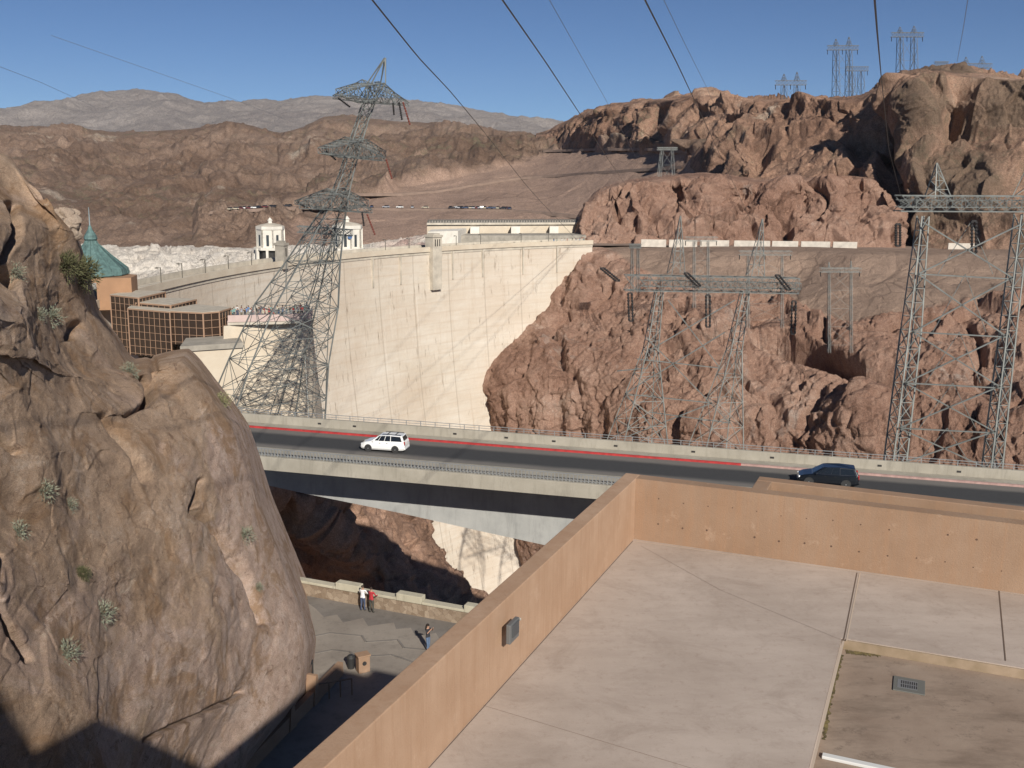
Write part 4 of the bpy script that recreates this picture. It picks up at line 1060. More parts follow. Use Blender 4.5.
b = MB(); b.tube([(0, -.27, .6), (0, -.30, .6)], .13, 16); b.build('vent', M['dark'], kk)
k2 = onz(351, 668, PZ+.15); o = empty('litter_bin', k2, 0, 'dark round topped litter bin beside the kiosk', 'bin')
b = MB(); b.lathe([(.2, 0), (.22, .62), (.26, .66), (.24, .74), (.14, .84), (.02, .87)], n=16); b.build('bin_body', mat('bin_dark', (.03, .03, .03), .5), o, smooth=False)
rl = mat('brown_handrail', (.16, .11, .07), .5)
for nm, lab, A_, B_ in (('r', 'brown steel handrail in the shade beside the plaza wall', (318, 701), (352, 695)), ('r', 'dark steel handrail leaning up against the rock foot', (299, 712), (313, 676))):
    a = onz(*A_, PZ+.15); c = onz(*B_, PZ+.15); o = empty('handrail', a, 0, lab, 'handrail'); o.location = (0, 0, 0)
    m_ = rl if 'brown' in lab else M['dark']; b = MB(); b.tube([a+Vector((0, 0, 1)), c+Vector((0, 0, 1))], .05, 8); b.build('rail', m_, o)
    for t in (0, .33, .66, 1):
        p = a.lerp(c, t); b = MB(); b.tube([p, p+Vector((0, 0, 1))], .04, 6); b.build('post', m_, o)


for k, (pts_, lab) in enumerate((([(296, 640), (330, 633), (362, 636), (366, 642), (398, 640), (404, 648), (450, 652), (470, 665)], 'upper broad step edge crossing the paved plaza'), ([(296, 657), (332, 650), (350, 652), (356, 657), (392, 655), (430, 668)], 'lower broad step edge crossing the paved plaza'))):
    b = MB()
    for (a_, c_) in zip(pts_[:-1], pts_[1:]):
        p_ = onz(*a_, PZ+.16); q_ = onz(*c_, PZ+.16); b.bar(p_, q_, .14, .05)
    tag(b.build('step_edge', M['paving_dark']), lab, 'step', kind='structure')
# ================================================================ LATTICE PYLONS
M['steel'] = mat('galvanised_steel', (.17, .18, .17), .55, metal=.3, var=.3, vscale=.4)
M['steel_pale'] = mat('pale_steel', (.27, .28, .26), .6, metal=.2, var=.25, vscale=.4)
M['steel_far'] = mat('dark_far_steel', (.12, .13, .14), .6)
M['insul'] = mat('dark_insulator', (.018, .016, .016), .7)
M['insul_red'] = mat('brown_insulator', (.16, .05, .035), .35)
def ring(c, h, rot, d=None):
    d = d or h; cs, sn = math.cos(rot), math.sin(rot)
    return [Vector((c.x+x*cs-y*sn, c.y+x*sn+y*cs, c.z)) for x, y in ((-h, -d), (h, -d), (h, d), (-h, d))]
def lattice(b, A, B, n, wl, wb, xb=True, horiz=True):
    for k in range(4): b.bar(A[k], B[k], wl)
    for i in range(n):
        t0, t1 = i/n, (i+1)/n
        a = [A[k].lerp(B[k], t0) for k in range(4)]; c = [A[k].lerp(B[k], t1) for k in range(4)]
        for k in range(4):
            j = (k+1) % 4
            if xb: b.bar(a[k], c[j], wb); b.bar(a[j], c[k], wb)
            elif (i+k) % 2: b.bar(a[k], c[j], wb)
            else: b.bar(a[j], c[k], wb)
            if horiz: b.bar(c[k], c[j], wb)
def truss(b, P0, P1, h, d, n, wl, wb):
    """box girder from P0 to P1 (bottom centre line), height h, depth d"""
    P0 = Vector(P0); P1 = Vector(P1); t = (P1-P0).normalized(); s = Vector((-t.y, t.x, 0)).normalized()*d/2; u = Vector((0, 0, h))
    lattice(b, [P0-s, P0+s, P0+s+u, P0-s+u], [P1-s, P1+s, P1+s+u, P1-s+u], n, wl, wb)
def insulator(par, p0, p1, r=.16, m=None, n=9, gap=.0):
    off = Vector((gap/2, 0, 0)); b = MB(); p0 = Vector(p0); p1 = Vector(p1)
    for sg in ((-1, 1) if gap else (0,)):
        a, c = p0+off*sg, p1+off*sg; pts = []; rs = []
        for i in range(n*2+1):
            pts.append(a.lerp(c, i/(2*n))); rs.append(r if i % 2 else r*.5)
        b.tube(pts, rs, 7)
    if gap: b.bar(p0-off, p0+off, r); b.bar(p1-off, p1+off, r)
    return b.build('insulator', m or M['insul'], par)

# -- leaning pylon on the left: three crossarm levels
Yt = 130.0; sc = Yt/F
def L(px, py, dY=0): return aty(px, py, Yt+dY)
pyl = empty('lattice_pylon', L(266, 424), 0, 'tall leaning grey lattice pylon with three crossarm levels in front of the dam', 'pylon'); pyl.location = (0, 0, 0)
lev = [(262, 428, 50), (278, 362, 40), (296, 306, 33), (313, 262, 21), (330, 219, 11.5), (338, 200, 7.5), (346, 175, 5.5), (353, 150, 5.2), (362, 122, 4.6), (371, 96, 5.0), (376, 84, 7), (385, 58, .5)]
rings = [ring(L(x, y), h*sc, R(28)) for x, y, h in lev]
b = MB(); ns = [2, 2, 2, 2, 1, 2, 2, 2, 2, 1, 1]
for i in range(len(rings)-1):
    lo = i < 4
    lattice(b, rings[i], rings[i+1], ns[i], .16 if lo else .12, .07 if lo else .055)
    if lo:     # secondary bracing inside
        for k in range(4):
            j = (k+1) % 4; m0 = (rings[i][k]+rings[i][j])/2; b.bar(m0, rings[i+1][k], .06); b.bar(m0, rings[i+1][j], .06)
        b.bar(rings[i][0], rings[i][2], .06); b.bar(rings[i][1], rings[i][3], .06)
for k in range(4):
    p = rings[0][k]; b.bar(p, p+Vector((-.6, 0, -6)), .3)
b.build('tower_body', M['steel'], pyl)
for k in range(4): b = MB(); p = rings[0][k]; b.box((p.x-.6, p.y, p.z-6.5), (1.6, 1.6, 3)); b.build('footing', M['conc_grey'], pyl)
for (x0, y0, x1, y1, cx, cy, hh) in ((334, 99, 408, 106, 371, 103, 21), (323, 152, 384, 161, 354, 158, 20), (296, 204, 371, 213, 336, 210, 21)):
    b = MB(); A = L(x0, y0, 3.5); B = L(x1, y1, -3.5); C = L(cx, cy); hM = hh*sc
    for tip, sg in ((A, -1), (B, 1)):
        s = Vector((.55, .8, 0))*1.5
        base = [C-s, C+s, C+s+Vector((0, 0, hM)), C-s+Vector((0, 0, hM))]; tp = [tip+Vector((0, 0, z)) for z in (0, 0, .5, .5)]
        tp = [tip-s*.15, tip+s*.15, tip+s*.15+Vector((0, 0, .4)), tip-s*.15+Vector((0, 0, .4))]
        lattice(b, base, tp, 4, .08, .05)
    # arms crossing in depth
    A2 = C+Vector((2.2, 7.5, .4)); B2 = C+Vector((-2.2, -7.5, .4)); s = Vector((1.6, 0, 0))
    for tip in (A2, B2):
        base = [C-s, C+s, C+s+Vector((0, 0, hM*.9)), C-s+Vector((0, 0, hM*.9))]
        lattice(b, base, [tip-s*.5, tip+s*.5, tip+s*.5+Vector((0, 0, .6)), tip-s*.5+Vector((0, 0, .6))], 4, .08, .05)
    b.build('crossarm', M['steel'], pyl)
for (x0, y0, x1, y1, r_) in ((399, 105, 402, 122, 0), (403, 105, 410, 127, 1), (393, 106, 394, 117, 0), (386, 162, 392, 181, 1), (367, 217, 375, 237, 1), (362, 215, 364, 228, 0), (338, 101, 350, 109, 0), (326, 154, 336, 162, 0), (298, 205, 312, 213, 0)):
    insulator(pyl, L(x0, y0-3, -3.5), L(x1, y1-2, -3.5), .14, M['insul_red'] if r_ else M['insul'])

# -- second, smaller pylon standing just behind
Yt = 148.0; sc = Yt/F
py2 = empty('lattice_pylon', L(292, 424), 0, 'darker slim lattice pylon standing just behind the tall leaning one', 'pylon'); py2.location = (0, 0, 0)
b = MB(); lv = [(270, 426, 40), (284, 380, 30), (300, 330, 20), (316, 280, 11), (328, 225, 5)]
rg = [ring(L(x, y), h*sc, R(50)) for x, y, h in lv]
for i in range(4): lattice(b, rg[i], rg[i+1], 3, .10, .055)
for k in range(4): b.bar(rg[0][k], rg[0][k]+Vector((-.5, 0, -6)), .2)
b.build('tower_body', M['steel'], py2)
b = MB(); truss(b, L(298, 232), L(352, 236), 6*sc, 1.5, 7, .12, .07); b.build('crossarm', M['steel'], py2)

# -- middle portal pylon
Yt = 190.0; sc = Yt/F
p2 = empty('lattice_pylon', L(680, 445), 0, 'grey portal pylon with two splayed lattice legs standing mid-gorge', 'pylon'); p2.location = (0, 0, 0)
for top, bot in (((659, 291, 3.4), (637, 446, 25)), ((745, 291, 3.4), (716, 448, 21))):
    b = MB(); m = ((top[0]*.62+bot[0]*.38), (top[1]*.62+bot[1]*.38), 6)
    r0 = ring(L(*bot[:2]), bot[2]*sc, R(12)); r1 = ring(L(m[0], m[1]), m[2]*sc, R(12)); r2 = ring(L(*top[:2]), top[2]*sc, R(12))
    lattice(b, r0, r1, 4, .16, .085); lattice(b, r1, r2, 6, .15, .075, False)
    for q in r0: b.bar(q, q+Vector((-.3, 0, -6)), .22)
    b.build('leg', M['steel_pale'], p2)
b = MB(); truss(b, L(624, 290), L(797, 293), 15*sc, 2.6, 14, .15, .075); b.build('crossbeam', M['steel'], p2)
b = MB()
truss(b, L(640, 286), L(800, 289), 6*sc, 1.2, 16, .1, .06); b.build('walkway_truss', M['steel'], p2)
for (px, py, bx, by_) in ((680.5, 216, 676, 274), (762.5, 219, 755, 276)):
    b = MB(); lattice(b, ring(L(bx, by_), 7*sc, R(12)), ring(L(px, py), .3*sc, R(12)), 5, .11, .065, False); b.build('peak', M['steel_pale'], p2)
b = MB()
for a, c in (((646, 337), (730, 423)), ((725, 332), (626, 393)), ((637, 359), (720, 368)), ((626, 394), (712, 403)), ((649, 412), (730, 423)), ((712, 403), (626, 437)), ((626, 394), (662, 440)), ((617, 371), (648, 368)), ((668, 300), (720, 368)), ((735, 300), (650, 350))):
    for dy in (-1.6, 1.6): b.bar(L(*a, dy), L(*c, dy), .17)
b.build('bracing', M['steel'], p2)
for a, c in (((630, 293), (631, 321)), ((708, 295), (708, 327)), ((794, 301), (793, 334)), ((602, 268), (618, 281)), ((686, 273), (699, 286)), ((777, 275), (789, 290))):
    insulator(p2, L(*a, -1.5), L(*c, -1.5), .24, gap=.7)

# -- right pylon, larger
Yt = 150.0; sc = Yt/F
p3 = empty('lattice_pylon', L(945, 465), 0, 'large grey lattice pylon cut off by the right edge of the view', 'pylon'); p3.location = (0, 0, 0)
for nm, pts in (('leg', ((923, 216, 4), (911, 330, 7), (894, 470, 8))), ('leg', ((1022, 214, 5), (1008, 330, 5.5), (991, 476, 7))), ('leg', ((1112, 214, 5), (1106, 330, 8), (1098, 480, 11)))):
    b = MB(); rr = [ring(L(x, y), h*sc, R(15)) for x, y, h in pts]
    lattice(b, rr[0], rr[1], 8, .17, .08, False); lattice(b, rr[1], rr[2], 8, .2, .09)
    for q in rr[2]: b.bar(q, q+Vector((-.3, 0, -5)), .26)
    b.build(nm, M['steel_pale'], p3)
b = MB(); truss(b, L(897, 211), L(1135, 212), 15*sc, 3.0, 16, .16, .08); truss(b, L(897, 207), L(1135, 208), 7*sc, 1.4, 18, .11, .06); b.build('crossbeam', M['steel'], p3)
for (px, py, bx, by_) in ((937, 163, 938, 198), (1036, 150, 1026, 198)):
    b = MB(); lattice(b, ring(L(bx, by_), 9*sc, R(12)), ring(L(px, py), .3*sc, R(12)), 4, .13, .07, False); b.build('peak', M['steel_pale'], p3)
b = MB()
Lx = lambda y: along(y, [216, 330, 470], [923, 913, 893]); Rx = lambda y: along(y, [216, 330, 470], [1020, 1006, 991])
ysb = [222, 274, 332, 383, 428, 466]
for y0, y1 in zip(ysb[:-1], ysb[1:]):
    for dy in (-1.8, 1.8):
        b.bar(L(Lx(y0), y0, dy), L(Rx(y1), y1+4, dy), .18); b.bar(L(Rx(y0), y0+3, dy), L(Lx(y1), y1, dy), .18); b.bar(L(Lx(y1), y1, dy), L(Rx(y1), y1+5, dy), .18)
    b.bar(L((Lx(y0)+Rx(y0))/2, y0, 0), L(Lx(y1)+20, y1, 0), .08); b.bar(L((Lx(y0)+Rx(y0))/2, y0, 0), L(Rx(y1)-20, y1, 0), .08)
b.build('bracing', M['steel'], p3)
for a, c in (((898, 224), (898, 246)), ((974, 221), (974, 253))): insulator(p3, L(*a, -1.5), L(*c, -1.5), .24, gap=.6)

# -- smaller portal pylons
def portal(label, xl, xr, yb_, ybase, Y, peaks=(), arm=10, group=None, lean=0, w=.2, hw=2.2, th=4, base_to=None, mat_=None, ins=3):
    w *= .6; mat_ = mat_ or (M['steel_far'] if Y > 450 else None); s_ = Y/F; W_ = lambda x, y: aty(x, y, Y); m_ = mat_ or M['steel']
    t = empty('lattice_pylon', (0, 0, 0), 0, label, 'pylon', group)
    for x in (xl, xr):
        xb = x-lean if x == xl else x+lean*.3
        b = MB(); lattice(b, ring(W_(xb, ybase+8), hw*s_*1.4, R(20)), ring(W_(x, yb_), hw*s_*.9, R(20)), max(3, int((ybase-yb_)/9)), w, w*.5, False); b.build('leg', m_, t)
    b = MB(); truss(b, W_(xl-arm, yb_), W_(xr+arm, yb_), th*s_, 2, 8, w, w*.5); b.build('crossbeam', m_, t)
    for px, py in peaks:
        b = MB(); lattice(b, ring(W_(px, yb_-th), hw*s_, R(20)), ring(W_(px, py), .2*s_, R(20)), 2, w*.8, w*.5); b.build('peak', m_, t)
    if xr-xl > 8:
        b = MB(); n = max(2, int((ybase-yb_)/16)); ys_ = np.linspace(yb_, ybase, n+1)
        for y0, y1 in zip(ys_[:-1], ys_[1:]): b.bar(W_(xl, y0), W_(xr, y1), w*.5); b.bar(W_(xr, y0), W_(xl, y1), w*.5); b.bar(W_(xl, y1), W_(xr, y1), w*.5)
        b.build('bracing', m_, t)
    for i in range(ins):
        x = xl-arm+.5+(xr-xl+2*arm-1)*i/max(1, ins-1); insulator(t, W_(x, yb_), W_(x, yb_+4.5), .25 if Y > 400 else .15, n=4)
    return t
gR = 'pylons standing along the skyline ridge'
portal('slender portal pylon with twin peaks, lowest left of the skyline pylons', 784, 797, 85, 116, 560, ((784, 74), (797, 72)), 9, gR, w=.32)
portal('tallest twin peaked skyline pylon beside a smaller one', 836, 849, 50, 104, 640, ((836, 39), (849, 37)), 9, gR, w=.38)
portal('smaller pylon half hidden behind the tallest skyline pylon', 852, 861, 71, 102, 760, (), 7, gR, w=.38, ins=2)
portal('twin peaked pylon right of the pale cable on the skyline', 900, 914, 37, 84, 620, ((900, 27), (914, 26)), 9, gR, w=.38)
portal('short skyline pylon rising just above the far right summit', 966, 982, 68, 84, 560, ((966, 57), (982, 56)), 9, gR, w=.32)
portal('tiny pylon top peeping over the right summit', 938, 944, 66, 80, 780, (), 4, gR, w=.4, ins=2)
portal('small lattice pylon on the pink slope below the ridge', 662, 672, 150, 180, 405, (), 5, None, lean=4, w=.17, hw=1.2, th=2.5, mat_=M['steel_pale'], ins=0)
portal('slender two legged portal pylon on the brown canyon wall', 829, 851, 272, 345, 262, ((829, 262), (851, 261)), 9, None, w=.13, hw=.9, mat_=M['steel_pale'])
portal('faint lattice pylon with a wide beam behind the middle pylon', 694, 708, 241, 300, 275, (), 9, None, w=.12, hw=.9, mat_=M['steel_pale'])
portal('faint low pylon beam behind the right peak of the middle pylon', 748, 782, 255, 320, 272, (), 9, None, w=.12, hw=.9, mat_=M['steel_pale'])
portal('thin small lattice mast left of the middle portal pylon', 632, 638, 248, 285, 290, (), 3, None, w=.16, hw=1, ins=0)

# ================================================================ CABLES
M['cable'] = mat('dark_cable', (.05, .055, .06), .5); M['cable_pale'] = mat('pale_cable', (.22, .24, .27), .5)
def cable(label, pts, r, m='cable'):
    a = np.array(pts, float); t = np.linspace(0, 1, 24); u = np.linspace(0, 1, len(a))
    c = [np.interp(t, u, a[:, k]) for k in range(2)]; iy = np.interp(t, u, 1/a[:, 2])
    q = [aty(c[0][i], c[1][i], 1/iy[i]) for i in range(24)]
    d0_ = q[0]-q[1]; q = [q[0]+d0_*12, q[0]+d0_*4]+q
    b = MB(); b.tube(q, r, 5); tag(b.build('power_line', M[m]), label, 'power line', 'power lines strung above the gorge')
cable('dark cable falling from the top left to the dam spillway', [(366, -8, 50), (418, 57, 75), (450, 91, 100), (480, 127, 140), (530, 190, 210), (575, 238, 335)], .045)
cable('dark cable falling from top centre onto the ridge', [(497, -8, 50), (545, 61, 75), (582, 117, 120), (602, 150, 180), (625, 184, 370)], .045)
cable('dark cable falling from the top right of centre past the ledge cliff', [(641, -8, 50), (676, 61, 80), (692, 95, 120), (716, 146, 190), (753, 225, 350)], .045)
cable('thickest dark cable dropping almost straight down at right', [(874, -8, 45), (877, 30, 60), (881, 75, 110), (889, 150, 220), (902, 200, 330)], .05)
cable('faint pale cable beside the right hand summit', [(969, -8, 300), (963, 30, 400), (957, 62, 560)], .10, 'cable_pale')
cable('faint pale cable crossing the sky left of the ridge', [(545, -8, 150), (572, 40, 200), (606, 100, 300), (640, 165, 500)], .045, 'cable_pale')
cable('faint pale cable right of the third dark cable', [(660, -8, 150), (683, 40, 200), (706, 86, 300), (730, 140, 450)], .045, 'cable_pale')
cable('faint pale cable crossing the top left corner', [(-10, 63, 200), (40, 82, 260), (95, 107, 400)], .045, 'cable_pale')
cable('faint pale cable high above the leaning pylon', [(150, 70, 260), (230, 98, 300), (300, 125, 400)], .045, 'cable_pale')
# ================================================================ MINIVANS
M['tyre'] = mat('tyre_rubber', (.02, .02, .02), .85); M['rim'] = mat('wheel_rim', (.45, .46, .47), .35, metal=.8)
M['car_glass'] = mat('car_glass', (.012, .015, .018), .08, spec=.6); M['lamp_red'] = mat('tail_lamp', (.35, .02, .02), .25); M['lamp_clear'] = mat('head_lamp', (.65, .66, .66), .15)
M['trim'] = mat('black_trim', (.03, .03, .03), .6)
def paint(name, c, metal=0):
    m = mat(name, c, .28, metal=metal); m.node_tree.nodes['Principled BSDF'].inputs['Coat Weight'].default_value = .6; return m
def minivan(label, body_m, rack=True, stripe=None):
    """front at -x; length 4.95, width 1.95, height 1.72"""
    t = empty('minivan', (0, 0, 0), 0, label, 'minivan')
    # stations: x, z_bottom, z_sill(belt), half width, z top of body there
    st = [(-2.47, .38, .62, .70), (-2.38, .26, .76, .84), (-2.0, .22, .92, .93), (-1.55, .22, 1.0, .965), (-1.3, .22, 1.04, .975), (-.6, .22, 1.06, .98), (.6, .22, 1.08, .98), (1.7, .22, 1.1, .97), (2.2, .25, 1.12, .94), (2.42, .32, 1.1, .90), (2.48, .42, 1.0, .82)]
    b = MB(); n = 10
    for x, z0, z1, w in st:
        pr = [(-w*.9, z0), (-w, z0+.16), (-w*1.0, (z0+z1)/2), (-w*.97, z1-.06), (-w*.9, z1), (w*.9, z1), (w*.97, z1-.06), (w, (z0+z1)/2), (w, z0+.16), (w*.9, z0)]
        b.v += [(x, y, z) for y, z in pr]
    for i in range(len(st)-1):
        for j in range(n): b.f.append((i*n+j, i*n+(j+1) % n, (i+1)*n+(j+1) % n, (i+1)*n+j)); b.m.append(0)
    b.f += [tuple(range(n-1, -1, -1)), tuple((len(st)-1)*n+j for j in range(n))]; b.m += [0, 0]
    body = b.build('body', body_m, t, smooth=False); bv = body.modifiers.new('b', 'BEVEL'); bv.width = .04; bv.segments = 3; bv.limit_method = 'ANGLE'; bv.angle_limit = R(25)
    # greenhouse: base ring, top ring
    gb = [(-1.35, .88, 1.03), (2.38, .86, 1.09)]; gt = [(-.38, .72, 1.66), (.9, .74, 1.70), (2.0, .72, 1.67)]
    base = [(-1.35, -.86, 1.02), (-.5, -.9, 1.05), (.9, -.91, 1.07), (2.40, -.86, 1.08), (2.40, .86, 1.08), (.9, .91, 1.07), (-.5, .9, 1.05), (-1.35, .86, 1.02)]
    top = [(-.42, -.66, 1.62), (-.1, -.71, 1.67), (.9, -.73, 1.71), (2.12, -.70, 1.66), (2.12, .70, 1.66), (.9, .73, 1.71), (-.1, .71, 1.67), (-.42, .66, 1.62)]
    b = MB(); b.add(base+top, [tuple(range(8, 16))]+[(i, (i+1) % 8, 8+(i+1) % 8, 8+i) for i in range(8)])
    c = b.build('cabin', body_m, t); bv = c.modifiers.new('b', 'BEVEL'); bv.width = .05; bv.segments = 3
    V = Vector
    def lerp4(q, u, v): return q[0].lerp(q[1], u).lerp(q[3].lerp(q[2], u), v)
    def window(q, u0, u1, v0, v1, nm='window'):
        q = [V(p) for p in q]; nrm = (q[1]-q[0]).cross(q[3]-q[0]).normalized(); cc = (q[0]+q[1]+q[2]+q[3])/4
        if nrm.dot(cc-V((.6, 0, 1.2))) < 0: nrm = -nrm
        p = [lerp4(q, u, v)+nrm*.012 for u, v in ((u0, v0), (u1, v0), (u1, v1), (u0, v1))]
        p2 = [x-nrm*.03 for x in p]
        b = MB(); b.hexa(p2+p); return b.build(nm, M['car_glass'], t, bevel=.01)
    for sg in (-1, 1):
        bl = [(x, y*sg if y < 0 else y, z) for x, y, z in base[:4]]; bl = [(x, sg*abs(y), z) for x, y, z in base[:4]]; tl = [(x, sg*abs(y), z) for x, y, z in top[:4]]
        window([bl[0], bl[1], tl[1], tl[0]], .42, .96, .14, .9); window([bl[1], bl[2], tl[2], tl[1]], .02, .48, .1, .9); window([bl[1], bl[2], tl[2], tl[1]], .52, .99, .1, .9)
        window([bl[2], bl[3], tl[3], tl[2]], .04, .86, .1, .88)
    window([base[0], base[7], top[7], top[0]], .08, .92, .1, .93, 'windscreen'); window([base[3], base[4], top[4], top[3]], .1, .9, .18, .88, 'rear_window')
    for x in (-1.55, 1.45):
        for sg in (-1, 1):
            y = sg*.86; wl = empty('wheel', (x, y, .33)); wl.parent = t
            b = MB(); b.tube([(0, -.11, 0), (0, -.09, 0), (0, .09, 0), (0, .11, 0)], [.29, .33, .33, .29], 20); b.build('tyre', M['tyre'], wl)
            b = MB(); b.tube([(0, sg*.105, 0), (0, sg*.118, 0)], [.21, .19], 16); b.tube([(0, sg*.118, 0), (0, sg*.13, 0)], .06, 10); b.build('rim', M['rim'], wl)
            b = MB()
            for k in range(12):
                a0 = math.pi*k/12; a1 = math.pi*(k+1)/12
                b.bar((x+.39*math.cos(a0), sg*.972, .33+.39*math.sin(a0)), (x+.39*math.cos(a1), sg*.972, .33+.39*math.sin(a1)), .06, .05)
            b.tube([(x, sg*.90, .33), (x, sg*.985, .33)], .375, 20)
            b.build('wheel_arch', M['trim'], t)
    for sg in (-1, 1):
        b = MB(); b.box((-2.36, sg*.66, .70), (.18, .34, .14), sg*-.25); b.build('headlight', M['lamp_clear'], t, bevel=.03)
        b = MB(); b.box((2.43, sg*.80, .98), (.12, .16, .36)); b.build('tail_light', M['lamp_red'], t, bevel=.02)
        b = MB(); b.box((-.98, sg*1.03, 1.12), (.12, .2, .14)); b.build('mirror', body_m, t, bevel=.03)
        b = MB()
        for zz, xx0, xx1 in ((.86, -.95, 1.1),): b.box((-.25, sg*.99, .93), (.16, .02, .03)); b.box((.55, sg*.99, .93), (.16, .02, .03))
        b.build('door_handle', M['trim'], t)
        if rack: b = MB(); b.bar((.0, sg*.58, 1.76), (1.95, sg*.58, 1.74), .05); b.bar((.0, sg*.58, 1.76), (.0, sg*.58, 1.68), .05); b.bar((1.95, sg*.58, 1.74), (1.95, sg*.58, 1.66), .05); b.build('roof_rail', M['trim'], t)
    if rack:
        for xx in (.5, 1.4): b = MB(); b.bar((xx, -.58, 1.77), (xx, .58, 1.77), .05); b.build('cross_bar', M['trim'], t)
    b = MB(); b.box((2.47, 0, .42), (.10, 1.6, .2)); b.build('bumper', body_m, t, bevel=.04)
    b = MB(); b.box((-2.45, 0, .42), (.10, 1.4, .2)); b.build('bumper', body_m, t, bevel=.04)
    b = MB(); b.box((2.50, 0, .80), (.02, .32, .14)); b.build('number_plate', M['conc_white'], t)
    return t
ang = math.atan2(bd.y, bd.x)
v1 = minivan('white minivan with roof rack driving left on the bridge', paint('white_paint', (.80, .80, .78)))
p = onz(385, 450, RZ); v1.location = (p.x, p.y, RZ+.003); v1.rotation_euler.z = ang+R(3); v1.scale = (.87, .92, .95)
v2 = minivan('dark blue minivan half hidden behind the terrace parapet', paint('navy_paint', (.004, .006, .010), 0), rack=False)
p = onz(827, 484, RZ); v2.location = (p.x, p.y, RZ+.003); v2.rotation_euler.z = ang+R(1)

# ================================================================ PEOPLE
SK = mat('skin', (.38, .22, .15), .6)
def skin_body(name, V, E, rad, mats, classify, parent=None):
    me = bpy.data.meshes.new('tmp'); me.from_pydata(V, E, []); o = bpy.data.objects.new('tmp', me); COL.objects.link(o)
    md = o.modifiers.new('s', 'SKIN'); md.use_smooth_shade = True; s2 = o.modifiers.new('ss', 'SUBSURF'); s2.levels = s2.render_levels = 2
    for i, r_ in enumerate(rad): me.skin_vertices[0].data[i].radius = r_ if isinstance(r_, tuple) else (r_, r_)
    me.skin_vertices[0].data[0].use_root = True
    dg = bpy.context.evaluated_depsgraph_get(); me2 = bpy.data.meshes.new_from_object(o.evaluated_get(dg)); bpy.data.objects.remove(o)
    me2.name = name
    me2.materials.clear()
    for m in mats: me2.materials.append(m)
    me2.polygons.foreach_set('material_index', [classify(pl.center) for pl in me2.polygons])
    me2.polygons.foreach_set('use_smooth', [True]*len(me2.polygons))
    o2 = bpy.data.objects.new(name, me2); COL.objects.link(o2)
    if parent: o2.parent = parent
    return o2
_cm = {}
def cm(c):
    if c not in _cm: _cm[c] = mat('cloth_%d' % len(_cm), c, .9, var=.15, vscale=8)
    return _cm[c]
